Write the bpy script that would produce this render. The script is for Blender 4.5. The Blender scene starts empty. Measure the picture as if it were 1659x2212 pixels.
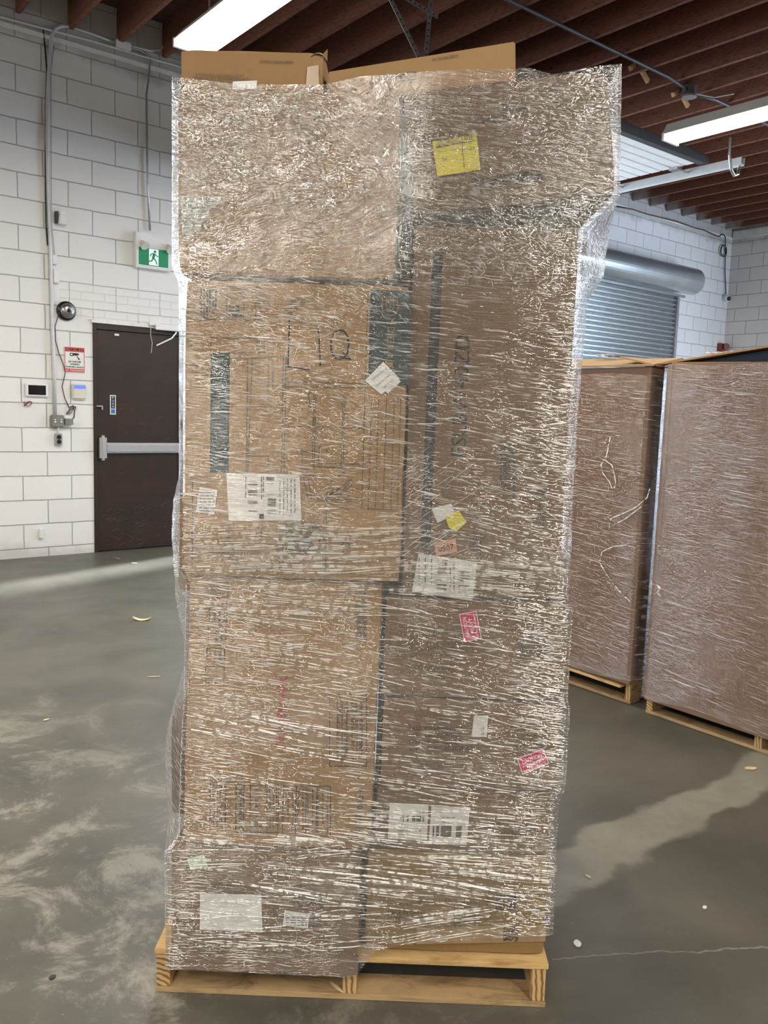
import bpy, bmesh, math, random
from mathutils import Vector, Matrix, noise as mnoise
random.seed(7)
rnd = random.uniform
SC = bpy.context.scene
COL = SC.collection

# ------------------------------------------------------------------ camera
F = 1800.0
CX, CY = 829.5, 1106.0
AX = Vector((0.7836412, -0.04817114, 0.61934321))   # world X in camera axes (right, down, forward)
AY = Vector((-0.62037261, -0.11254755, 0.77618998))
AZ = Vector((0.0323156, -0.99247801, -0.11808095))
EYE = Vector((0, 0, 1.5))
cam = bpy.data.cameras.new('camera')
camo = bpy.data.objects.new('camera', cam); COL.objects.link(camo)
right = Vector((AX.x, AY.x, AZ.x)); down = Vector((AX.y, AY.y, AZ.y)); fwd = Vector((AX.z, AY.z, AZ.z))
m = Matrix.Identity(4)
for i in range(3):
    m[i][0] = right[i]; m[i][1] = -down[i]; m[i][2] = -fwd[i]; m[i][3] = EYE[i]
camo.matrix_world = m
cam.sensor_width = 36; cam.sensor_fit = 'AUTO'; cam.lens = 36 * F / 2212.0
cam.clip_start = 0.05; cam.clip_end = 200
SC.camera = camo

# ------------------------------------------------------------------ light and exposure
SC.view_settings.view_transform = 'Standard'
SC.view_settings.look = 'None'
SC.view_settings.exposure = 0.30
SC.view_settings.gamma = 1.0
LAMP_POWER = 86.0          # watts of each ceiling fixture
TUBE_GLOW = 10.0
world = bpy.data.worlds.new('sky'); SC.world = world
world.use_nodes = True
world.node_tree.nodes['Background'].inputs[0].default_value = (0.62, 0.8, 1.0, 1)
world.node_tree.nodes['Background'].inputs[1].default_value = 6.0

def area(name, loc, target, sx, sy, power, color):
    l = bpy.data.lights.new(name, 'AREA'); l.shape = 'RECTANGLE'; l.size = sx; l.size_y = sy
    l.energy = power; l.color = color
    o = bpy.data.objects.new(name, l); COL.objects.link(o); o.location = loc
    o.rotation_euler = (Vector(target) - Vector(loc)).to_track_quat('-Z', 'Y').to_euler()
    return o
# daylight through the open overhead door and through the other open bay further left
area('daylight_open_bay', (8.3, 9.6, 1.9), (3.0, 8.0, 0.6), 2.6, 3.2, 150, (0.78, 0.89, 1.0))
area('daylight_left_bay', (-7.2, 8.7, 2.0), (-3.0, 3.0, 1.2), 3.2, 3.2, 260, (0.80, 0.90, 1.0))
area('daylight_dock', (6.5, 8.75, 2.0), (5.0, 4.0, 1.0), 2.0, 3.2, 240, (0.78, 0.89, 1.0))
area('far_wall_fill', (14.9, 2.1, 1.9), (11.2, 8.3, 3.4), 3.0, 3.2, 400, (0.66, 0.79, 1.0))  # added fill light that brightens the far wall, outside an invented side bay

sn_ = bpy.data.lights.new('sun', 'SUN'); sn_.energy = 22.0; sn_.angle = math.radians(4); sn_.color = (0.92, 0.96, 1.0)
sno = bpy.data.objects.new('sun', sn_); COL.objects.link(sno); sno.location = (14, 10.5, 6)
sno.rotation_euler = Vector((-1.0, -0.31, -0.36)).to_track_quat('-Z', 'Y').to_euler()

# ------------------------------------------------------------------ pixel -> point on a real plane
def ray(px, py):
    v = Vector((px - CX, py - CY, F))
    return Vector((AX.dot(v), AY.dot(v), AZ.dot(v)))
def hit(px, py, axis, val):
    d = ray(px, py); t = (val - EYE[axis]) / d[axis]
    return EYE + d * t
ANG = math.radians(-39.24)
O = Vector((0.80974, 1.89156, 0.0))
U = Vector((math.cos(ANG), math.sin(ANG), 0)); V = Vector((-math.sin(ANG), math.cos(ANG), 0))
def S(px, py, v=0.0):
    P0 = O + V * v
    d = ray(px, py); t = (P0 - EYE).dot(V) / d.dot(V); P = EYE + d * t
    return (P - O).dot(U), P.z

# ------------------------------------------------------------------ materials
def nodes(name):
    mt = bpy.data.materials.new(name); mt.use_nodes = True
    nt = mt.node_tree; nt.nodes.clear()
    out = nt.nodes.new('ShaderNodeOutputMaterial')
    return mt, nt, out
def N(nt, typ, ins=None, **props):
    n = nt.nodes.new(typ)
    for k, v in props.items(): setattr(n, k, v)
    if ins:
        for k, v in ins.items():
            if isinstance(v, tuple) and len(v) == 2 and hasattr(v[0], 'outputs'):
                nt.links.new(v[0].outputs[v[1]], n.inputs[k])
            elif hasattr(v, 'outputs'):
                nt.links.new(v.outputs[0], n.inputs[k])
            else:
                n.inputs[k].default_value = v
    return n
def M(nt, op, a, b=0.0, c=None, clamp=False):
    n = nt.nodes.new('ShaderNodeMath'); n.operation = op; n.use_clamp = clamp
    for i, v in enumerate((a, b, c)):
        if v is None: continue
        if isinstance(v, tuple): nt.links.new(v[0].outputs[v[1]], n.inputs[i])
        elif hasattr(v, 'outputs'): nt.links.new(v.outputs[0], n.inputs[i])
        else: n.inputs[i].default_value = v
    return n
def ramp(nt, fac, stops, interp='LINEAR'):
    n = nt.nodes.new('ShaderNodeValToRGB'); n.color_ramp.interpolation = interp
    el = n.color_ramp.elements
    while len(el) < len(stops): el.new(0.5)
    for e, (p, c) in zip(el, stops):
        e.position = p; e.color = c if len(c) == 4 else (*c, 1)
    nt.links.new(fac.outputs[0] if hasattr(fac, 'outputs') else fac[0].outputs[fac[1]], n.inputs[0])
    return n
def smooth(nt, v, a, b):
    n = nt.nodes.new('ShaderNodeMapRange'); n.interpolation_type = 'SMOOTHSTEP'
    if isinstance(v, tuple): nt.links.new(v[0].outputs[v[1]], n.inputs[0])
    else: nt.links.new(v.outputs[0], n.inputs[0])
    n.inputs[1].default_value = a; n.inputs[2].default_value = b
    n.inputs[3].default_value = 0; n.inputs[4].default_value = 1
    return n
def mixc(nt, fac, a, b):
    n = nt.nodes.new('ShaderNodeMix'); n.data_type = 'RGBA'
    for k, v in ((0, fac), (6, a), (7, b)):
        if hasattr(v, 'outputs'):
            o = v.outputs[2] if v.bl_idname == 'ShaderNodeMix' else v.outputs[0]
            nt.links.new(o, n.inputs[k])
        elif isinstance(v, tuple) and hasattr(v[0], 'outputs'): nt.links.new(v[0].outputs[v[1]], n.inputs[k])
        elif k == 0: n.inputs[k].default_value = v
        else: n.inputs[k].default_value = v if len(v) == 4 else (*v, 1)
    return n
def CO(n): return n.outputs[2] if n.bl_idname == 'ShaderNodeMix' else n.outputs[0]

def pbr(name, color, rough=0.5, metal=0.0, var=0.12, scale=12.0, bump=0.0, bscale=60.0, emit=None, estr=0.0, aniso=None, coat=0.0):
    mt, nt, out = nodes(name)
    tc = N(nt, 'ShaderNodeTexCoord')
    mp = N(nt, 'ShaderNodeMapping', {'Vector': (tc, 'Object'), 'Scale': aniso or (1, 1, 1)})
    nz = N(nt, 'ShaderNodeTexNoise', {'Vector': mp, 'Scale': scale, 'Detail': 5.0, 'Roughness': 0.6})
    dk = tuple(c * (1 - var) for c in color); lt = tuple(min(1, c * (1 + var)) for c in color)
    cr = ramp(nt, nz, [(0.3, dk), (0.7, lt)])
    bs = N(nt, 'ShaderNodeBsdfPrincipled', {'Roughness': rough, 'Metallic': metal, 'Coat Weight': coat})
    nt.links.new(cr.outputs[0], bs.inputs['Base Color'])
    if bump:
        n2 = N(nt, 'ShaderNodeTexNoise', {'Vector': mp, 'Scale': bscale, 'Detail': 4.0})
        bp = N(nt, 'ShaderNodeBump', {'Height': n2, 'Strength': bump, 'Distance': 0.004})
        nt.links.new(bp.outputs[0], bs.inputs['Normal'])
    if emit:
        bs.inputs['Emission Color'].default_value = (*emit, 1); bs.inputs['Emission Strength'].default_value = estr
    nt.links.new(bs.outputs[0], out.inputs[0])
    return mt

def cardboard(name, color, fl=140.0):
    mt, nt, out = nodes(name)
    tc = N(nt, 'ShaderNodeTexCoord')
    nz = N(nt, 'ShaderNodeTexNoise', {'Vector': (tc, 'Object'), 'Scale': 5.0, 'Detail': 6.0, 'Roughness': 0.65})
    mp = N(nt, 'ShaderNodeMapping', {'Vector': (tc, 'Object'), 'Scale': (fl, fl, 3.0)})
    n2 = N(nt, 'ShaderNodeTexNoise', {'Vector': mp, 'Scale': 1.0, 'Detail': 2.0})
    mp3 = N(nt, 'ShaderNodeMapping', {'Vector': (tc, 'Object'), 'Scale': (14, 14, 160.0)})
    n3 = N(nt, 'ShaderNodeTexNoise', {'Vector': mp3, 'Scale': 1.0, 'Detail': 2.0})
    a = mixc(nt, nz, tuple(c * 0.86 for c in color), tuple(c * 1.12 for c in color))
    s = M(nt, 'MULTIPLY', n2, 0.22)
    b = mixc(nt, s, a, tuple(c * 0.6 for c in color))
    s3 = M(nt, 'MULTIPLY', n3, 0.16)
    b2 = mixc(nt, s3, b, tuple(min(1, c * 1.5) for c in color))
    bs = N(nt, 'ShaderNodeBsdfPrincipled', {'Roughness': 0.72, 'Specular IOR Level': 0.25})
    nt.links.new(CO(b2), bs.inputs['Base Color'])
    bp = N(nt, 'ShaderNodeBump', {'Height': n2, 'Strength': 0.12, 'Distance': 0.002})
    nt.links.new(bp.outputs[0], bs.inputs['Normal'])
    nt.links.new(bs.outputs[0], out.inputs[0])
    return mt

def wood(name, color, dark):
    mt, nt, out = nodes(name)
    tc = N(nt, 'ShaderNodeTexCoord')
    mp = N(nt, 'ShaderNodeMapping', {'Vector': (tc, 'Object'), 'Scale': (3.0, 9.0, 30.0)})
    nz = N(nt, 'ShaderNodeTexNoise', {'Vector': mp, 'Scale': 2.0, 'Detail': 6.0, 'Roughness': 0.7, 'Distortion': 0.6})
    n2 = N(nt, 'ShaderNodeTexNoise', {'Vector': (tc, 'Object'), 'Scale': 9.0, 'Detail': 3.0})
    a = ramp(nt, nz, [(0.32, dark), (0.5, color), (0.75, tuple(min(1, c * 1.2) for c in color))])
    st = smooth(nt, n2, 0.62, 0.7)
    b = mixc(nt, M(nt, 'MULTIPLY', st, 0.3), a, tuple(c * 0.45 for c in dark))
    bs = N(nt, 'ShaderNodeBsdfPrincipled', {'Roughness': 0.75, 'Specular IOR Level': 0.2})
    nt.links.new(CO(b), bs.inputs['Base Color'])
    bp = N(nt, 'ShaderNodeBump', {'Height': nz, 'Strength': 0.25, 'Distance': 0.003})
    nt.links.new(bp.outputs[0], bs.inputs['Normal'])
    nt.links.new(bs.outputs[0], out.inputs[0])
    return mt
def joist_mat():
    mt = wood('joist_wood', (0.205, 0.085, 0.055), (0.10, 0.042, 0.03)); nt = mt.node_tree
    bs = [n for n in nt.nodes if n.bl_idname == 'ShaderNodeBsdfPrincipled'][0]
    src = bs.inputs['Base Color'].links[0].from_socket
    tc = N(nt, 'ShaderNodeTexCoord'); sp = N(nt, 'ShaderNodeSeparateXYZ', {0: (tc, 'Object')})
    g = N(nt, 'ShaderNodeNewGeometry')
    nz = N(nt, 'ShaderNodeTexNoise', {'Vector': (g, 'Position'), 'Scale': 5.0, 'Detail': 4.0})
    mk = smooth(nt, M(nt, 'MULTIPLY_ADD', nz, 0.5, (sp, 1)), 8.22, 8.48)
    far = M(nt, 'GREATER_THAN', M(nt, 'ADD', N(nt, 'ShaderNodeSeparateXYZ', {0: (g, 'Position')}), 0.0), 8.5)
    mx = N(nt, 'ShaderNodeMix', data_type='RGBA'); nt.links.new(M(nt, 'MULTIPLY', M(nt, 'MULTIPLY', mk, 0.75), far).outputs[0], mx.inputs[0])
    nt.links.new(src, mx.inputs[6]); mx.inputs[7].default_value = (0.5, 0.49, 0.48, 1); nt.links.new(mx.outputs[2], bs.inputs['Base Color'])
    return mt
def end_grain(name):
    mt, nt, out = nodes(name)
    tc = N(nt, 'ShaderNodeTexCoord')
    nz = N(nt, 'ShaderNodeTexNoise', {'Vector': (tc, 'Object'), 'Scale': 14.0})
    wv = N(nt, 'ShaderNodeTexWave', {'Vector': (tc, 'Object'), 'Scale': 22.0, 'Distortion': 3.0, 'Detail': 1.0, 'Detail Scale': 1.5}, wave_type='RINGS', rings_direction='Y')
    cr = ramp(nt, wv, [(0.0, (0.62, 0.42, 0.2)), (0.6, (0.55, 0.34, 0.13)), (0.9, (0.22, 0.11, 0.04))])
    bs = N(nt, 'ShaderNodeBsdfPrincipled', {'Roughness': 0.8})
    nt.links.new(cr.outputs[0], bs.inputs['Base Color']); nt.links.new(bs.outputs[0], out.inputs[0])
    return mt

def film(name, base=0.13, streak=0.75, crinkle_from=None, gloss=0.2, tint=(0.86, 0.84, 0.80), ys=150.0, dens=0.0, wp=1.0, xf=1.0):
    """clear stretch film: see-through, glossy, with milky pulled creases"""
    mt, nt, out = nodes(name)
    uv = N(nt, 'ShaderNodeUVMap')
    sp = N(nt, 'ShaderNodeSeparateXYZ', {0: uv})
    w1 = N(nt, 'ShaderNodeTexNoise', {'Vector': uv, 'Scale': 1.6, 'Detail': 2.0, 'Roughness': 0.5})
    w2 = N(nt, 'ShaderNodeTexNoise', {'Vector': uv, 'Scale': 9.0, 'Detail': 2.0})
    def layer(wamp, w2amp, slope, xs, ysc, lo, hi, seed, detail=2.0):
        y = M(nt, 'MULTIPLY_ADD', (w1, 0), wamp * wp, (sp, 1))
        y = M(nt, 'MULTIPLY_ADD', (w2, 0), w2amp * wp * wp, y)
        y = M(nt, 'MULTIPLY_ADD', (sp, 0), slope, y)
        c = N(nt, 'ShaderNodeCombineXYZ', {0: M(nt, 'MULTIPLY', (sp, 0), xs * xf), 1: M(nt, 'MULTIPLY', y, ysc), 2: seed})
        nz = N(nt, 'ShaderNodeTexNoise', {'Vector': c, 'Scale': 1.0, 'Detail': detail, 'Roughness': 0.55})
        return nz, smooth(nt, nz, lo, hi)
    nA, sA = layer(0.16, 0.012, 0.07, 13.0, ys * 1.15, 0.60 - dens, 0.66 - dens, 0.0)
    nB, sB = layer(-0.2, 0.014, 0.10, 20.0, ys * 1.9, 0.61 - dens, 0.66 - dens, 5.0)
    nC, sC = layer(0.28, 0.012, 0.05, 5.0, ys * 0.45, 0.64 - dens, 0.74 - dens, 9.0)
    dn = N(nt, 'ShaderNodeTexNoise', {'Vector': uv, 'Scale': 3.2, 'Detail': 3.0})
    dm = smooth(nt, dn, 0.28, 0.52)
    bands = N(nt, 'ShaderNodeCombineXYZ', {0: M(nt, 'MULTIPLY', (sp, 0), 0.6), 1: M(nt, 'MULTIPLY', M(nt, 'MULTIPLY_ADD', (w1, 0), 0.3, (sp, 1)), 9.0), 2: 3.0})
    bn = N(nt, 'ShaderNodeTexNoise', {'Vector': bands, 'Scale': 1.0, 'Detail': 2.0})
    bmk = smooth(nt, bn, 0.45, 0.72)
    st = M(nt, 'MAXIMUM', M(nt, 'MULTIPLY', sA, 0.9), M(nt, 'MULTIPLY', sB, 0.8))
    st = M(nt, 'MAXIMUM', st, M(nt, 'MULTIPLY', sC, 0.45))
    st = M(nt, 'MULTIPLY', st, M(nt, 'MULTIPLY_ADD', dm, 0.65, 0.35))
    hgt = M(nt, 'ADD', M(nt, 'MULTIPLY_ADD', sA, 0.25, (nA, 0)), M(nt, 'MULTIPLY_ADD', sB, 0.2, (nB, 0)))
    if crinkle_from is not None:
        zc, zw = crinkle_from
        mk = smooth(nt, M(nt, 'MULTIPLY_ADD', (w1, 0), 0.5, (sp, 1)), zc + 0.25 - zw, zc + 0.25 + zw)
        mk = M(nt, 'MULTIPLY', mk, M(nt, 'MULTIPLY_ADD', smooth(nt, (sp, 0), 1.70, 1.80), -0.6, 1.0))
        nD, sD = layer(0.5, 0.08, 0.2, 48.0, 130.0, 0.60, 0.64, 2.0, 3.0)
        nE, sE = layer(-0.6, 0.09, -0.3, 60.0, 115.0, 0.605, 0.645, 7.0, 3.0)
        cr = M(nt, 'MAXIMUM', sD, sE)
        cr = M(nt, 'MULTIPLY', cr, M(nt, 'MULTIPLY_ADD', dm, 0.5, 0.5))
        mx = N(nt, 'ShaderNodeMix', {0: mk, 2: st, 3: cr}); st = mx
        gloss = M(nt, 'MULTIPLY_ADD', mk, gloss * 0.9, gloss)
        hm = N(nt, 'ShaderNodeMix', {0: mk, 2: hgt, 3: M(nt, 'ADD', (nD, 0), (nE, 0))}); hgt = hm
    fac = M(nt, 'MULTIPLY_ADD', st, streak, M(nt, 'MULTIPLY_ADD', bmk, 0.05, base), clamp=True)
    bp = N(nt, 'ShaderNodeBump', {'Height': hgt, 'Strength': 1.0, 'Distance': 0.0045})
    tr = N(nt, 'ShaderNodeBsdfTransparent')
    df = N(nt, 'ShaderNodeBsdfDiffuse', {'Color': (*tint, 1)})
    tl = N(nt, 'ShaderNodeBsdfTranslucent', {'Color': (*tint, 1)})
    dt = N(nt, 'ShaderNodeMixShader', {0: 0.25, 1: df, 2: tl})
    gl = N(nt, 'ShaderNodeBsdfGlossy', {'Color': (1, 1, 1, 1), 'Roughness': 0.085, 'Normal': bp})
    fr = N(nt, 'ShaderNodeFresnel', {'IOR': 1.5})
    gf = M(nt, 'MINIMUM', M(nt, 'MULTIPLY_ADD', fr, 0.45, gloss, clamp=True), 0.45)
    gfs = M(nt, 'MULTIPLY', gf, M(nt, 'MULTIPLY_ADD', st, 0.9, 0.75), clamp=True)
    a = N(nt, 'ShaderNodeMixShader', {0: fac, 1: tr, 2: dt})
    b = N(nt, 'ShaderNodeMixShader', {0: gfs, 1: a, 2: gl})
    nt.links.new(b.outputs[0], out.inputs[0])
    return mt

def block_wall(name, axis):
    """white painted concrete block; axis is the wall's running direction"""
    mt, nt, out = nodes(name)
    tc = N(nt, 'ShaderNodeTexCoord'); sp = N(nt, 'ShaderNodeSeparateXYZ', {0: (tc, 'Object')})
    run = (sp, 0 if axis == 'x' else 1)
    wob = N(nt, 'ShaderNodeTexNoise', {'Vector': (tc, 'Object'), 'Scale': 7.0, 'Detail': 4.0})
    zz = M(nt, 'MULTIPLY_ADD', wob, 0.012, M(nt, 'ADD', (sp, 2), -0.100 + 0.006))
    xx = M(nt, 'MULTIPLY_ADD', wob, 0.010, M(nt, 'ADD', run, -2.70 + 0.2286 + 20 * 0.4572))
    zz = M(nt, 'ADD', zz, 20 * 0.2328 * 2)
    def bricks(w, h, mort, dx=0.0, dz=0.0):
        c = N(nt, 'ShaderNodeCombineXYZ', {0: M(nt, 'ADD', xx, dx), 1: M(nt, 'ADD', zz, dz), 2: 0.0})
        return N(nt, 'ShaderNodeTexBrick', {'Vector': c, 'Scale': 1.0, 'Brick Width': w, 'Row Height': h, 'Mortar Size': mort,
                 'Mortar Smooth': 0.6, 'Bias': 0.0, 'Color1': (1, 1, 1, 1), 'Color2': (0.86, 0.86, 0.86, 1), 'Mortar': (0, 0, 0, 1)}, offset=0.5, squash=1.0)
    big = bricks(0.4572, 0.2328, 0.0065)
    mort = (big, 1); colv = big
    if axis == 'x':
        small = bricks(0.232, 0.0776, 0.006, 0.03)
        m1 = M(nt, 'MULTIPLY', M(nt, 'GREATER_THAN', (sp, 0), 2.6), M(nt, 'LESS_THAN', (sp, 0), 4.4))
        m2 = M(nt, 'MULTIPLY', M(nt, 'GREATER_THAN', (sp, 2), 2.335), M(nt, 'LESS_THAN', (sp, 2), 2.655))
        mk = M(nt, 'MULTIPLY', m1, m2)
        # narrow top course under the joists
        m3 = M(nt, 'MAXIMUM', M(nt, 'LESS_THAN', (sp, 2), 4.70), 0.0)
        mx = N(nt, 'ShaderNodeMix', {0: mk, 2: (big, 1), 3: M(nt, 'MULTIPLY', (small, 1), 0.45)}); mort = (mx, 0)
    fine = N(nt, 'ShaderNodeTexNoise', {'Vector': (tc, 'Object'), 'Scale': 130.0, 'Detail': 3.0, 'Roughness': 0.7})
    pits = smooth(nt, fine, 0.40, 0.30)
    grime = N(nt, 'ShaderNodeTexNoise', {'Vector': (tc, 'Object'), 'Scale': 1.3, 'Detail': 7.0, 'Roughness': 0.7})
    g2 = smooth(nt, grime, 0.52, 0.78)
    base = mixc(nt, M(nt, 'MULTIPLY', pits, 0.22), (0.83, 0.828, 0.82), (0.42, 0.41, 0.39))
    tone = N(nt, 'ShaderNodeMix', {0: 0.35}, data_type='RGBA', blend_type='MULTIPLY')
    nt.links.new(CO(base), tone.inputs[6]); nt.links.new(colv.outputs[0], tone.inputs[7])
    b1 = mixc(nt, M(nt, 'MULTIPLY', mort, 0.4), tone, (0.24, 0.235, 0.23))
    b2 = mixc(nt, M(nt, 'MULTIPLY', g2, 0.12), b1, (0.6, 0.5, 0.35))
    low = smooth(nt, M(nt, 'MULTIPLY_ADD', grime, 0.5, (sp, 2)), 0.42, 0.28)
    b3 = mixc(nt, M(nt, 'MULTIPLY', low, 0.4), b2, (0.32, 0.3, 0.25))
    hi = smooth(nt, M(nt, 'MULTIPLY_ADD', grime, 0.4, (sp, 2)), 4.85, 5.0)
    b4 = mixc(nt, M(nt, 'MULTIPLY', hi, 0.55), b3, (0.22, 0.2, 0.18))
    bs = N(nt, 'ShaderNodeBsdfPrincipled', {'Roughness': 0.6, 'Specular IOR Level': 0.3})
    nt.links.new(CO(b4), bs.inputs['Base Color'])
    h = M(nt, 'MULTIPLY_ADD', mort, -1.0, M(nt, 'MULTIPLY', fine, 0.5))
    bp = N(nt, 'ShaderNodeBump', {'Height': h, 'Strength': 0.7, 'Distance': 0.008})
    nt.links.new(bp.outputs[0], bs.inputs['Normal']); nt.links.new(bs.outputs[0], out.inputs[0])
    return mt

def concrete_floor():
    mt, nt, out = nodes('floor_concrete')
    tc = N(nt, 'ShaderNodeTexCoord'); sp = N(nt, 'ShaderNodeSeparateXYZ', {0: (tc, 'Object')})
    n1 = N(nt, 'ShaderNodeTexNoise', {'Vector': (tc, 'Object'), 'Scale': 1.1, 'Detail': 9.0, 'Roughness': 0.65, 'Distortion': 0.4})
    n2 = N(nt, 'ShaderNodeTexNoise', {'Vector': (tc, 'Object'), 'Scale': 3.2, 'Detail': 12.0, 'Roughness': 0.75, 'Distortion': 0.5})
    n3 = N(nt, 'ShaderNodeTexNoise', {'Vector': (tc, 'Object'), 'Scale': 90.0, 'Detail': 3.0})
    n4 = N(nt, 'ShaderNodeTexNoise', {'Vector': (tc, 'Object'), 'Scale': 30.0, 'Detail': 2.0})
    base = ramp(nt, n1, [(0.3, (0.070, 0.066, 0.052)), (0.5, (0.108, 0.101, 0.080)), (0.72, (0.15, 0.141, 0.112))])
    # pale dusty smears, strongest left of the pallet
    reg = smooth(nt, M(nt, 'MULTIPLY_ADD', n1, 1.2, M(nt, 'MULTIPLY', (sp, 0), -1.0)), -1.3, 0.0)
    reg2 = smooth(nt, (sp, 1), 5.2, 3.2)
    sm = M(nt, 'MULTIPLY', smooth(nt, n2, 0.47, 0.62), M(nt, 'MULTIPLY', M(nt, 'MULTIPLY_ADD', reg, 0.7, 0.05), M(nt, 'MULTIPLY_ADD', reg2, 0.8, 0.2)))
    c1 = mixc(nt, sm, base, (0.33, 0.31, 0.26))
    # pale wiped band running along the aisle right of the pallet
    wav = N(nt, 'ShaderNodeTexNoise', {'Vector': (tc, 'Object'), 'Scale': 3.0, 'Detail': 5.0})
    yb = M(nt, 'ABSOLUTE', M(nt, 'ADD', M(nt, 'MULTIPLY_ADD', wav, 0.28, (sp, 1)), -1.66 - 0.14))
    band = M(nt, 'MULTIPLY', smooth(nt, yb, 0.13, 0.085), M(nt, 'MULTIPLY', smooth(nt, (sp, 0), 1.5, 1.7), smooth(nt, (sp, 0), 4.6, 4.0)))
    band = M(nt, 'MULTIPLY', band, M(nt, 'MULTIPLY_ADD', n2, 0.9, 0.05), clamp=True)
    c2 = mixc(nt, band, c1, (0.40, 0.37, 0.31))
    # hairline crack
    d = M(nt, 'ADD', M(nt, 'MULTIPLY_ADD', (sp, 0), 0.61, M(nt, 'MULTIPLY_ADD', wav, 0.12, (sp, 1))), -2.51 + 0.0)
    cw = M(nt, 'ABSOLUTE', M(nt, 'MULTIPLY_ADD', n4, 0.02, d))
    cm = M(nt, 'MULTIPLY', smooth(nt, cw, 0.004, 0.0015), M(nt, 'GREATER_THAN', (sp, 0), 1.75))
    c3 = mixc(nt, M(nt, 'MULTIPLY', cm, 0.5), c2, (0.38, 0.35, 0.3))
    spk = smooth(nt, n3, 0.735, 0.76)
    c4 = mixc(nt, M(nt, 'MULTIPLY', spk, 0.6), c3, (0.5, 0.47, 0.4))
    bs = N(nt, 'ShaderNodeBsdfPrincipled', {'Specular IOR Level': 0.4})
    nt.links.new(CO(c4), bs.inputs['Base Color'])
    rg = M(nt, 'MULTIPLY_ADD', n2, 0.35, 0.28)
    nt.links.new(rg.outputs[0], bs.inputs['Roughness'])
    bp = N(nt, 'ShaderNodeBump', {'Height': M(nt, 'MULTIPLY_ADD', n3, 0.4, n2), 'Strength': 0.12, 'Distance': 0.006})
    nt.links.new(bp.outputs[0], bs.inputs['Normal']); nt.links.new(bs.outputs[0], out.inputs[0])
    return mt

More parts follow.
